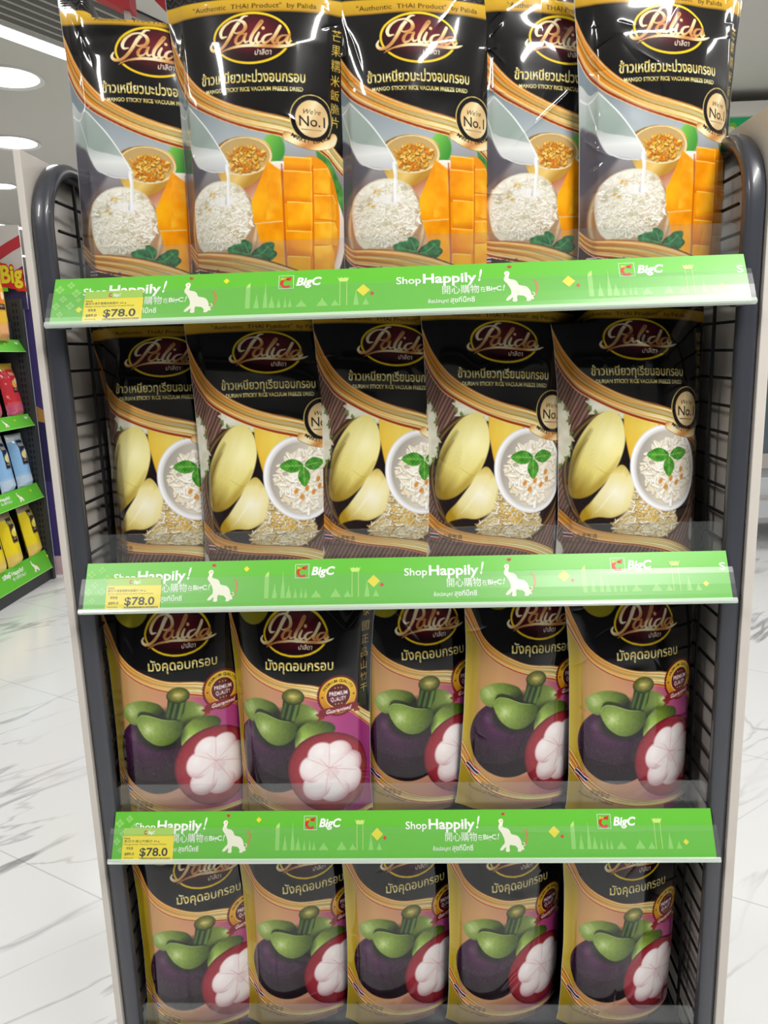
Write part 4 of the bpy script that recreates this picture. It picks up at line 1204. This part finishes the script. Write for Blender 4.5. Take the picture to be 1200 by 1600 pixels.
def grid_mesh(name, P, color=None, mats=(), flip=False, bottom=None):
    nv, nu = P.shape[0] - 1, P.shape[1] - 1
    n = (nv + 1) * (nu + 1)
    me = bpy.data.meshes.new(name)
    me.vertices.add(n)
    me.vertices.foreach_set('co', (P.reshape(-1, 3) / 1000).astype(np.float32).ravel())
    idx = np.arange(n, dtype=np.int32).reshape(nv + 1, nu + 1)
    a, b, c, d = idx[:-1, :-1], idx[:-1, 1:], idx[1:, 1:], idx[1:, :-1]
    q = np.stack([a, d, c, b] if not flip else [a, b, c, d], -1).reshape(-1, 4)
    me.loops.add(q.size); me.polygons.add(len(q))
    me.loops.foreach_set('vertex_index', q.ravel())
    me.polygons.foreach_set('loop_start', np.arange(0, q.size, 4, dtype=np.int32))
    me.polygons.foreach_set('use_smooth', np.ones(len(q), bool))
    me.update(calc_edges=True)
    if color is not None:
        at = me.attributes.new('print', 'BYTE_COLOR', 'POINT')
        rgba = np.ones((n, 4), np.float32); rgba[:, :3] = color.reshape(-1, 3)
        at.data.foreach_set('color', rgba.ravel())
    for m in mats: me.materials.append(m)
    return me
SEAL = 26.0
def pouch_meshes(canvas, seed, **k):
    F, Bk, iu = pouch_shape(seed, **k)
    nv, nu = F.shape[0] - 1, F.shape[1] - 1
    colr = canvas.sample(nu, nv)
    j = int(round(nv * SEAL / PH))
    front = grid_mesh('front_panel', F[j:], colr[j:], [M_film])
    seal = grid_mesh('top_seal', F[:j + 1], colr[:j + 1], [M_film])
    # back sheet and base closed on to the front sheet
    mb = grid_mesh('back_panel', Bk, None, [M_back], flip=True)
    fr = F[-1, iu]; bk = Bk[-1]
    rows = np.stack([fr + (bk - fr) * t for t in np.linspace(0, 1, 5)])
    base = grid_mesh('base_gusset', rows, None, [M_back], flip=True)
    return [('front_panel', front), ('top_seal', seal), ('back_panel', mb), ('base_gusset', base)]
def place_pouch(parts, name, x_fin, y_fin, z, yaw, lean, roll, label, group, scale=1.0, cat='snack pouch'):
    """x_fin, y_fin: foot of the left fin on the shelf"""
    root = empty(name)
    me0 = parts[0][1]
    M = Matrix.Rotation(math.radians(yaw), 4, 'Z') @ Matrix.Rotation(math.radians(-lean), 4, 'X') @ Matrix.Rotation(math.radians(roll), 4, 'Y')
    v = np.zeros(len(me0.vertices) * 3, np.float32); me0.vertices.foreach_get('co', v); v = v.reshape(-1, 3)
    low = v[v[:, 2] < 0.006]
    fin = Vector(low[low[:, 0].argmin()])
    off = M @ (fin * scale)
    zs = [(M @ Vector(p) * scale).z for p in low[::25]]
    root.matrix_world = Matrix.Translation(Vector((x_fin - off.x, y_fin - off.y, z - min(zs)))) @ M @ Matrix.Scale(scale, 4)
    # keep the bulging front clear of the riser in front of it
    mw = root.matrix_world.copy()
    A = np.array(mw.to_3x3()); b = np.array(mw.translation)
    w = v[::7] @ A.T + b
    lowy = w[w[:, 2] < z + .085][:, 1].min()
    if lowy < .0462:
        root.matrix_world = Matrix.Translation(Vector((0, .0462 - lowy, 0))) @ mw
    for nm, me in parts:
        link_mesh(nm, me, root)
    setp(root, label, cat, group)
    return root
RES_HI, RES_LO = 1.4, 1.15
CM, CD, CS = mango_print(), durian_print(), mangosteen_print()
# top row: mango
ROW1 = [  # x_fin, y_fin, yaw, lean, roll, B, crumple, topbend, dents
    (-0.424, .100, 16, -1.0, 2.4, .95, 1.3, 0, [('curl', -78, 1, 40, 80), ('dent', -50, 62, 40, 14, 4)]),
    (-0.276, .092, -1, 0.0, 1.0, 1.02, .7, 0, []),
    (-0.072, .098, 10, 0.0, .1, 1.0, .8, 0, [('dent', -60, 40, 30, 16, 4)]),
    (0.100, .118, 16, 0.5, 2.6, .85, 1.6, 0, [('dent', 20, 60, 60, 20, 5), ('crease', -20, 160, 2.4, 60, 3, 2)]),
    (0.238, .100, 13, 0.5, .3, 1.0, 1.4, 0, [('dent', 50, 40, 30, 40, 5)])]
L1 = ['mango sticky rice pouch at the far left of the top shelf, top edge crumpled', 'mango sticky rice pouch standing face on, its whole cut mango and side text in view',
      'mango sticky rice pouch in the middle of the top shelf', 'second mango sticky rice pouch from the right, its logo half covered',
      'mango sticky rice pouch at the far right of the top shelf']
for i, (x, y, yaw, ln, rl, B, cr, tb, de) in enumerate(ROW1):
    pm = pouch_meshes(CM, 100 + i, B=B, crumple=cr, topbend=tb, dents=de, res=RES_HI)
    place_pouch(pm, 'mango_rice_pouch', x, y, DECK[0], yaw, ln, rl, L1[i], 'black mango sticky rice pouches on the top shelf')
ROW2 = [
    (-0.430, .128, 14, 7, .6, .85, .9, 16, [('wrap', -66, .5), ('dent', 30, 70, 40, 25, 6)]),
    (-0.288, .096, 13, 6, .8, 1.0, .8, 14, []),
    (-0.124, .105, 13, 6, 3.6, 1.0, 1.0, 14, [('crease', 20, 90, 1.5, 40, 3, -2.5)]),
    (0.028, .105, 10, 6, 3.4, 1.0, 1.0, 14, [('dent', -40, 80, 20, 40, 5)]),
    (0.217, .105, 8, 7, 2.4, 1.05, 1.1, 20, [('curl', -64, -1, 52, 70), ('crease', 10, 85, .5, 36, 2.5, 2.5)])]
L2 = ['durian sticky rice pouch at the far left of the second shelf', 'second durian sticky rice pouch from the left wire side', 'durian sticky rice pouch in the middle of the second shelf',
      'durian sticky rice pouch showing the left half of its No.1 medal', 'durian sticky rice pouch at the far right of the second shelf, top corner folded']
for i, (x, y, yaw, ln, rl, B, cr, tb, de) in enumerate(ROW2):
    pm = pouch_meshes(CD, 200 + i, B=B, crumple=cr, topbend=tb, dents=de, res=RES_HI)
    place_pouch(pm, 'durian_rice_pouch', x, y, DECK[1], yaw, ln, rl, L2[i], 'black durian sticky rice pouches on the second shelf')
ROW3 = [
    (-0.440, .064, 17, 1, 1.6, 1.05, .8, 10, []),
    (-0.259, .088, -2, 1, .8, 1.05, .7, 10, [('vee', 74, 78, 60, 9)]),
    (-0.072, .100, 18, 1, .8, 1.05, .7, 10, [('crease', -40, 80, .9, 30, 3, 2)]),
    (0.070, .088, 20, 1, 5.0, 1.05, .9, 10, [('vee', -70, 70, 50, 11)]),
    (0.236, .090, 15, 1, .8, 1.05, .9, 10, [('crease', 30, 60, 2.6, 40, 3, 2)])]
L3 = ['mangosteen pouch at the far left of the third shelf', 'mangosteen pouch on the third shelf turned to show its whole white fruit and side text', 'mangosteen pouch in the middle of the third shelf',
      'mangosteen pouch on the third shelf leaning to the right, its left edge pale', 'mangosteen pouch at the far right of the third shelf']
for i, (x, y, yaw, ln, rl, B, cr, tb, de) in enumerate(ROW3):
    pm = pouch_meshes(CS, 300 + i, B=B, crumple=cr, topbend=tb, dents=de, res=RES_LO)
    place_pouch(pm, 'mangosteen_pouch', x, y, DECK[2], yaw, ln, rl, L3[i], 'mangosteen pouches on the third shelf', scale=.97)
ROW4 = [
    (-0.434, .064, 22, -1, 1.8, 1.05, .8, 6, []),
    (-0.274, .090, 21, -1, 1.6, 1.05, .7, 6, []),
    (-0.113, .090, 21, -1, 1.6, 1.05, .8, 6, []),
    (0.050, .090, 21, -1, 1.6, 1.05, .8, 6, []),
    (0.228, .090, 18, -1, 1.6, 1.05, .9, 6, [('dent', -60, 250, 16, 50, 5)])]
L4 = ['mangosteen pouch at the far left of the bottom shelf', 'second mangosteen pouch from the left on the bottom shelf', 'mangosteen pouch in the middle of the bottom shelf',
      'second mangosteen pouch from the right on the bottom shelf', 'mangosteen pouch at the far right of the bottom shelf']
for i, (x, y, yaw, ln, rl, B, cr, tb, de) in enumerate(ROW4):
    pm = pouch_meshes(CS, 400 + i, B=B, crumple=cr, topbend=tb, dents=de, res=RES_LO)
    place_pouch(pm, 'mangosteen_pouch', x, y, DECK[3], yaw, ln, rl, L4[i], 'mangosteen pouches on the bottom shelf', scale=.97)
# ------------------------------------------------------------------ background: left gondola
M_gon = mat('gondola_charcoal', '#34373a', 0.5)
M_slot = mat('slot_black', '#0c0c0d', 0.8)
gon = empty('gondola_shelving', (-2.65, 3.0, 0))
setp(gon, 'charcoal store shelving unit with green shelf strips at the left across the aisle', 'shelving unit')
def in_gon(o):
    o.parent = gon
    o.matrix_parent_inverse = Matrix.Translation(-Vector((-2.65, 3.0, 0)))
    return o
GX, GY0, GY1 = -2.40, 1.9, 3.86
in_gon(MB().box((-2.96, GY0, 0), (GX - .02, GY1, 0.10), M_gon, .004).build('base'))
in_gon(MB().box((-3.0, GY0, 0), (-2.96, GY1, 1.8), M_gon).build('back_panel'))
u = MB().box((-2.46, GY1, 0), (-2.40, GY1 + .03, 1.80), M_gon, .002)
u.box((-3.0, GY1, 0), (-2.46, GY1 + .03, 1.80), M_gon)
z = 0.12
while z < 1.76:
    for dx in (-.022, -.002):
        u.box((-2.428 + dx - .004, GY1 - .0012, z), (-2.428 + dx + .004, GY1, z + .022), M_slot)
    z += .038
in_gon(u.build('upright'))
GZ = [(.085, .205), (.555, .652), (1.017, 1.096), (1.475, 1.553)]
for (z0, z1) in GZ:
    sh = in_gon(MB().box((-2.95, GY0, z1 - .035), (GX - .035, GY1 - .01, z1 - .012), M_gon, .002).build('shelf'))
    def pl(s, t, n, z0=z0, z1=z1):
        # strip facing the aisle, sloped: s runs towards the far end
        d = Vector((.04, 0, z0 - z1)); L = d.length; d.normalize()
        nn = Vector((-d.z, 0, d.x)); nn = nn if nn.x > 0 else -nn
        return Vector((GX - .04, GY0, z1)) + Vector((0, 1, 0)) * s / 1000 + d * t / 1000 + nn * n / 1000
    f = Flat(pl)
    H = (z1 - z0) * 1000 * 1.08
    ln = (GY1 - GY0) * 1000 - 4
    f.slab(0, 0, ln, H, 0, 1.5, 'green')
    k = H / 70
    for x in (ln - 1280, ln - 560):
        f.text('Shop Happily!', x, 28 * k, 'white', 2.2, width=130 * k, height=14 * k, bold=.02)
        f.text('開心購物在BigC!', x + 50 * k, 44 * k, 'white', 2.2, width=84 * k, height=9 * k)
        elephant(f, x + 180 * k, 12 * k, .66 * k, 2.2)
        f.text('BigC', x + 400 * k, 24 * k, 'white', 2.2, width=40 * k, height=12 * k, bold=.03, shear=.2)
        f.dia(x + 300 * k, 24 * k, 7 * k, 'yel', 2.2)
    f.slab(0, H - 6, ln, H, 1.5, 3.5, 'pale')
    o = f.mb.build('edge_strip'); o.parent = sh
# small bags on it
def bag_mesh(canvas, w, h, d, seed, n=(44, 60)):
    nu, nv = n
    s = np.linspace(-1, 1, nu + 1); t = np.linspace(0, 1, nv + 1)
    S, T = np.meshgrid(s, t)
    prof = (np.clip(np.minimum(T / .28, 1), 0, 1) ** .6) * (np.clip((1 - T) / .10, 0, 1) ** .5)
    y = -d / 2 * (1 - np.abs(S) ** 2.4) * prof + d * .07 * (fbm(S * 40, T * 60, 14, seed) - .5) * prof
    x = S * w / 2 * (1 - .10 * prof); z = (1 - T) * h
    F = np.stack([x, y, z], -1) * 1000
    Bk = F.copy(); Bk[..., 1] = -y * 800
    col = canvas.sample(nu, nv)
    n1 = F.reshape(-1, 3)
    a = grid_mesh('bag', np.concatenate([F, Bk[:, ::-1]], 1), np.concatenate([col, col[:, ::-1] * .9], 1), [M_film])
    return a
def bag_print(main, top, label, spot, low, bottom):
    c = Canvas(150, 220, 1.0, main)
    c.paint((0, 0, 150, 30), 1.0, top)
    c.paint((0, 170, 150, 220), 1.0, lambda X, Y: ramp(fbm(X, Y, 14, 3), [(0, low), (1, bottom)]))
    c.poly([(48, 26), (104, 26), (104, 128), (48, 128)], label)
    c.text('Palida', 52, 52, '#e8d9a0', width=48, height=14, shear=.3, bold=.02)
    c.ell(78, 88, 24, 17, spot, soft=3); c.ell(92, 78, 13, 13, '#f4ecc0', soft=3)
    c.paint((54, 106, 100, 122), 1.0, '#2a1c1c')
    c.text('FREEZE DRIED', 56, 114, '#e8d9a0', width=40, height=5)
    for i in range(12):
        c.poly([(8 + i * 12, 168), (14 + i * 12, 160), (20 + i * 12, 168)], low)
    return c
c_red = bag_print('#c8323c', '#c9a23a', '#c42a38', '#e8b04a', '#d97a70', '#b8407c')
c_blue = bag_print('#8db9e2', '#c9d2da', '#1f2a55', '#e6dc8a', '#a7c6e6', '#c9d4de')
c_yel = bag_print('#ecd41a', '#a8957c', '#3a3422', '#f0d94a', '#e8d23a', '#dcb878')
c_ora = bag_print('#e2b83a', '#dcc24a', '#e6a82a', '#e07a2a', '#e8a04a', '#d9b09a')
c_gold = Canvas(150, 220, 1.0, '#b8912a')
c_gold.paint((0, 0, 150, 220), 1.0, lambda X, Y: ramp(fbm(X, Y, 26, 9), [(0, '#6e5410'), (.5, '#c79e2e'), (1, '#f2dc8a')]))
m_red, m_blue, m_yel, m_ora = (bag_mesh(c, *k) for c, k in ((c_red, (.19, .33, .09, 1)), (c_blue, (.18, .34, .09, 2)), (c_yel, (.19, .34, .09, 3)), (c_ora, (.24, .40, .1, 4))))
m_gold = bag_mesh(c_gold, .26, .22, .13, 5)
# the bag's front faces -y when built; turned to face the aisle (+x)
def put_bag(me, name, x, y, z, rz, lean, label, group=None, scale=1.0):
    o = link_mesh(name, me, None, (x, y, z), (math.radians(-lean), 0, math.radians(90 + rz)))
    me.name = name
    o.scale = (scale,) * 3
    return setp(o, label, 'snack bag', group)
D = [z1 - .010 for (z0, z1) in GZ]
put_bag(m_red, 'red_snack_bag', -2.46, 3.75, D[2], -3, 8, 'red snack bag at the far end of the left shelving, beside the upright', 'red bags on the left shelving')
put_bag(m_red, 'red_snack_bag', -2.46, 3.50, D[2], 4, 8, 'red snack bag cut by the left picture edge on the left shelving', 'red bags on the left shelving')
for k, (y, lb) in enumerate(((3.70, 'blue snack bag nearest the upright on the left shelving'), (3.50, 'middle one of three blue snack bags on the left shelving'), (3.30, 'blue snack bag cut by the left picture edge on the left shelving'))):
    put_bag(m_blue, 'blue_snack_bag', -2.455 - .005 * k, y + .05, D[1], (-4, 3, -2)[k], 8, lb, 'blue bags on the left shelving')
for k, (x, y, lb) in enumerate(((-2.455, 3.76, 'yellow snack bag nearest the upright on the lowest left shelf'), (-2.54, 3.62, 'yellow snack bag set back between its neighbours on the lowest left shelf'),
                                (-2.45, 3.50, 'yellow snack bag at the front in the middle of the lowest left shelf'), (-2.45, 3.30, 'yellow snack bag cut by the left picture edge on the lowest left shelf'))):
    put_bag(m_yel, 'yellow_snack_bag', x, y, D[0], (3, -6, 2, -4)[k], 8, lb, 'yellow bags on the left shelving')
put_bag(m_ora, 'fruit_snack_bag', -2.425, 3.60, D[3], -4, 2, 'orange and yellow fruit snack bag on top of the left shelving')
put_bag(m_gold, 'gold_foil_bag', -2.52, 3.74, D[3] + .12, 12, 14, 'crinkled gold foil bag lying high beside the fruit snack bag')
b = MB().box((-2.72, 3.70, D[3]), (-2.47, 3.85, D[3] + .12), M_gon, .004).build('carton')
setp(b, 'dark carton under the gold foil bag on the left shelving', 'carton')
# header board with flag stripes and the red and yellow lettering
G['hgreen'] = mat('header_green', '#63d61e', .5); G['flagred'] = mat('flag_red', '#c2303c', .5); G['flagwhite'] = mat('flag_white', '#d8d3cf', .5); G['navy'] = mat('flag_navy', '#3a3566', .5)
hb = Flat(lambda s, t, n: Vector((-2.80 + s / 1000, 3.90 - n / 1000, 2.30 - t / 1000)))
hb.slab(0, 60, 425, 560, -8, 0, 'flagwhite')
hb.poly([(0, 340), (340, 160), (425, 120), (425, 190), (370, 215), (0, 420)], 'flagred', .6)
hb.poly([(0, 530), (200, 430), (425, 300), (425, 560), (0, 560)], 'navy', .6)
o = hb.mb.build('flag_header')
setp(o, 'slanted red, white and navy striped header board above the left shelving', 'sign')
bs = Flat(lambda s, t, n: Vector((-2.91 + s / 1000, 3.84 - n / 1000, 2.105 - t / 1000)))
bs.mb.prism([(-2.91, 2.265), (-2.46, 2.0), (-2.46, 1.845), (-2.91, 1.845)], 3.84, 3.846, G['hgreen'], axis=1)
bs.poly([(400, 66), (448, 104), (560, 190), (572, 268), (500, 250), (400, 228)], 'red', .8)
bs.text('Big', 412, 215, 'red', 1.0, width=150, height=118, bold=.07)
bs.text('Big', 420, 208, 'yel', 1.6, width=134, height=104, bold=.035)
o = bs.mb.build('lettered_sign')
setp(o, 'bright green sign with bulging red and yellow letters over the left shelving', 'sign')
# purple poster panel at the end of the shelving
G['purple'] = mat('poster_purple', '#453a78', .45); G['darkp'] = mat('poster_dark', '#2f2a56', .45); G['gold'] = mat('poster_gold', '#b98a4a', .45); G['pinkp'] = mat('poster_pink', '#d8b8c0', .5)
pp = Flat(lambda s, t, n: Vector((-2.432 + s / 1000, 3.93 - n / 1000, 1.83 - t / 1000)))
pp.slab(0, 0, 300, 1830, -12, 0, 'white')
pp.poly([(17, 0), (290, 0), (290, 1690), (17, 1690)], 'purple', .6)
pp.poly([(17, 760), (290, 800), (290, 1240), (17, 1180)], 'darkp', 1.0)
pp.poly([(17, 690), (80, 730), (60, 800), (17, 790)], 'gold', 1.4)
pp.poly([(60, 1360), (140, 1300), (160, 1420), (80, 1450)], 'gold', 1.4)
pp.poly([(17, 1690), (290, 1690), (290, 1820), (17, 1820)], 'pinkp', .8)
o = pp.mb.build('poster_panel')
setp(o, 'tall purple poster panel with white edge at the end of the left shelving', 'poster')

# ------------------------------------------------------------------ right: freezer with light box
M_fz = mat('freezer_white', '#c9ccd0', .35); M_fd = mat('freezer_grey_frame', '#b7b2ab', .4); M_dark = mat('dark_gap', '#17181a', .6)
M_glass = mat('dark_glass', '#5a6a72', .08, coat=.6)
fz = empty('display_freezer', (3.0, 4.6, 0))
setp(fz, 'white upright glass door freezer seen past the right edge of the rack', 'freezer')
def in_fz(o):
    o.parent = fz
    o.matrix_parent_inverse = Matrix.Translation(-Vector((3.0, 4.6, 0)))
    return o
FY = 4.25
in_fz(MB().box((2.05, FY, 0.22), (3.9, FY + .8, 0.50), M_fz, .008).box((2.05, FY - .02, .36), (3.9, FY, .375), M_fd).build('kick_base'))
for xx in (2.2, 3.7):
    in_fz(MB().rod((xx, FY + .12, 0), (xx, FY + .12, .23), .03, M_dark, 10).build('leg'))
in_fz(MB().box((2.05, FY + .06, .50), (3.9, FY + .8, 2.25), M_fz).build('cabinet_body'))
for k in range(3):
    x0 = 2.05 + k * .615
    d = in_fz(MB().box((x0, FY, .56), (x0 + .06, FY + .05, 2.2), M_fd, .004).box((x0 + .55, FY, .56), (x0 + .61, FY + .05, 2.2), M_fd, .004)
              .box((x0 + .06, FY, .56), (x0 + .55, FY + .05, .66), M_fd, .004).box((x0 + .06, FY, 2.1), (x0 + .55, FY + .05, 2.2), M_fd, .004).build('door'))
    g = MB().box((x0 + .06, FY + .02, .66), (x0 + .55, FY + .03, 2.1), M_glass).build('glass_pane'); g.parent = d
    hnd = MB().rod((x0 + .09, FY - .03, 1.0), (x0 + .09, FY - .03, 1.6), .012, M_fz).build('handle'); hnd.parent = d
hd = MB()
hd.box((1.70, FY - .06, 2.75), (3.9, FY + .4, 2.83), mat('header_white', '#f1edea', .4), .004)
hd.box((1.70, FY - .02, 2.25), (3.9, FY + .4, 2.75), mat('header_grey', '#b8b6b2', .4))
hp = in_fz(hd.build('header_box'))
def poster():
    m = bpy.data.materials.new('green_backlit_poster'); m.use_nodes = True
    b = m.node_tree.nodes['Principled BSDF']
    b.inputs['Base Color'].default_value = (*srgb('#0f9a5c'), 1); b.inputs['Emission Color'].default_value = (*srgb('#12a566'), 1); b.inputs['Emission Strength'].default_value = .35
    b.inputs['Roughness'].default_value = .3
    return m
G['post'] = poster(); G['bott'] = mat('bottle_green', '#8cc63a', .4); G['foam'] = mat('bottle_pale', '#e8e6b8', .4); G['leafg'] = mat('poster_leaf', '#3c9a3a', .4)
po = Flat(lambda s, t, n: Vector((1.71 + s / 1000, FY - .021 - n / 1000, 2.745 - t / 1000)))
po.slab(0, 0, 2180, 370, 0, 3, 'post')
for x in (120, 330, 900, 1500):
    po.poly(spl([(x - 60, 330), (x - 20, 200), (x + 40, 60), (x + 120, 20), (x + 160, 70), (x + 110, 200), (x + 60, 340)], True, 5), 'leafg', 3.6)
    po.poly(spl([(x + 50, 360), (x + 80, 230), (x + 110, 120), (x + 150, 40), (x + 200, 30), (x + 215, 110), (x + 180, 240), (x + 140, 360)], True, 5), 'bott', 4.2)
    po.poly(spl([(x + 105, 190), (x + 120, 110), (x + 160, 50), (x + 200, 60), (x + 200, 130), (x + 160, 200)], True, 5), 'foam', 4.8)
o = po.mb.build('light_box_poster'); o.parent = hp

# ------------------------------------------------------------------ ceiling fittings and hanging signs
M_led = mat('led_diffuser', '#fdfbf6', .5, emit=7.0)
def led(name, x, y, ln, w, rz, label):
    t = empty(name, (x, y, CEIL), rz)
    setp(t, label, 'ceiling light', 'linear ceiling lights')
    MB().box((-ln / 2, -w / 2 - .01, -.03), (ln / 2, w / 2 + .01, 0), mat('fitting_white', '#e4e2de', .5)).build('housing', t)
    MB().box((-ln / 2 + .01, -w / 2, -.034), (ln / 2 - .01, w / 2, -.0302), M_led).build('diffuser', t)
led('linear_ceiling_light', -1.72, 2.92, 1.3, .10, GRID_ROT, 'bright linear ceiling light above the top left pouch')
led('linear_ceiling_light', -4.35, 7.6, 1.6, .11, GRID_ROT, 'smaller linear ceiling light above the left white board edge')
led('linear_ceiling_light', -5.4, 9.8, 2.0, .12, GRID_ROT, 'farthest thin linear ceiling light low at the left picture edge')
M_spot = mat('downlight_glow', '#fffdf8', .5, emit=9.0)
def down(x, y, label, r=.135):
    t = empty('recessed_downlight', (x, y, CEIL))
    setp(t, label, 'ceiling light', 'round ceiling downlights')
    def disc(r0, r1, z0, z1, m, nm):
        mb = MB(); n = 32
        vs = [(r * math.cos(2 * math.pi * i / n), r * math.sin(2 * math.pi * i / n), z) for r, z in ((r1, 0), (r1, z0), (r0, z1)) for i in range(n)]
        fs = [[k * n + i, k * n + (i + 1) % n, (k + 1) * n + (i + 1) % n, (k + 1) * n + i] for k in range(2) for i in range(n)]
        if r0 and nm == 'lens': fs.append([2 * n + i for i in range(n)])
        mb.add(vs, fs, m); return mb.build(nm, t, smooth=True)
    disc(r - .01, r + .015, -.012, -.006, mat('fitting_white', '#e4e2de', .5), 'trim_ring')
    disc(r - .012, r - .01, -.004, -.005, M_spot, 'lens')
down(-2.10, 3.42, 'largest round downlight beside the top left pouch', .17)
down(-2.70, 4.62, 'round downlight over the corner of the left white board', .17)
down(-3.45, 5.88, 'farthest small round downlight at the left picture edge', .12)
v = empty('ceiling_vent', (-1.55, 2.95, CEIL), GRID_ROT)
setp(v, 'long dark slatted ceiling vent above the top left pouch', 'vent')
MB().box((-2.0, -.27, -.004), (2.0, .25, 0), mat('vent_dark', '#2a2a2a', .7)).build('vent_backing', v)
for k in range(9):
    MB().box((-2.0, -.26 + k * .06, -.03), (2.0, -.244 + k * .06, -.004), mat('vent_slat_grey', '#a5a29b', .5)).build('slat', v)
v.location = (-1.3, 3.0, CEIL)
# hanging red signs
M_red = mat('banner_red', '#b3202c', .45)
t = empty('pole_sign', (-.79, 1.5, 0))
setp(t, 'red box sign on a white pole standing behind the rack', 'sign')
MB().prism([(-.10, 2.62), (.018, 2.62), (.018, 2.398), (-.018, 2.405), (-.10, 2.445)], -.03, .03, M_red, axis=1).build('sign_box', t)
MB().box((-.008, -.008, 0), (.008, .008, 2.41), mat('pole_white', '#c8c4be', .5)).build('pole', t)
t = empty('hanging_pennant', (-.70, 1.5, CEIL))
setp(t, 'red pointed pennant hanging above the gap between the two left mango pouches', 'pennant')
MB().prism([(-.06, -.30), (.03, -.30), (.034, -.515), (-.005, -.475)], -.003, .003, M_red, axis=1).build('cloth', t)
MB().rod((-.01, 0, -.31), (-.01, 0, 0), .002, M_fz, 6).build('cord', t)
t = empty('round_hanging_sign', (.80, 1.5, CEIL))
setp(t, 'red round hanging sign showing above the top right pouch', 'sign')
mb = MB(); n = 40
mb.prism([(.17 * math.cos(2 * math.pi * i / n), -.455 + .17 * math.sin(2 * math.pi * i / n)) for i in range(n)], -.006, .006, M_red, axis=1).build('disc', t)
MB().rod((0, 0, -.29), (0, 0, 0), .002, M_fz, 6).build('cord', t)
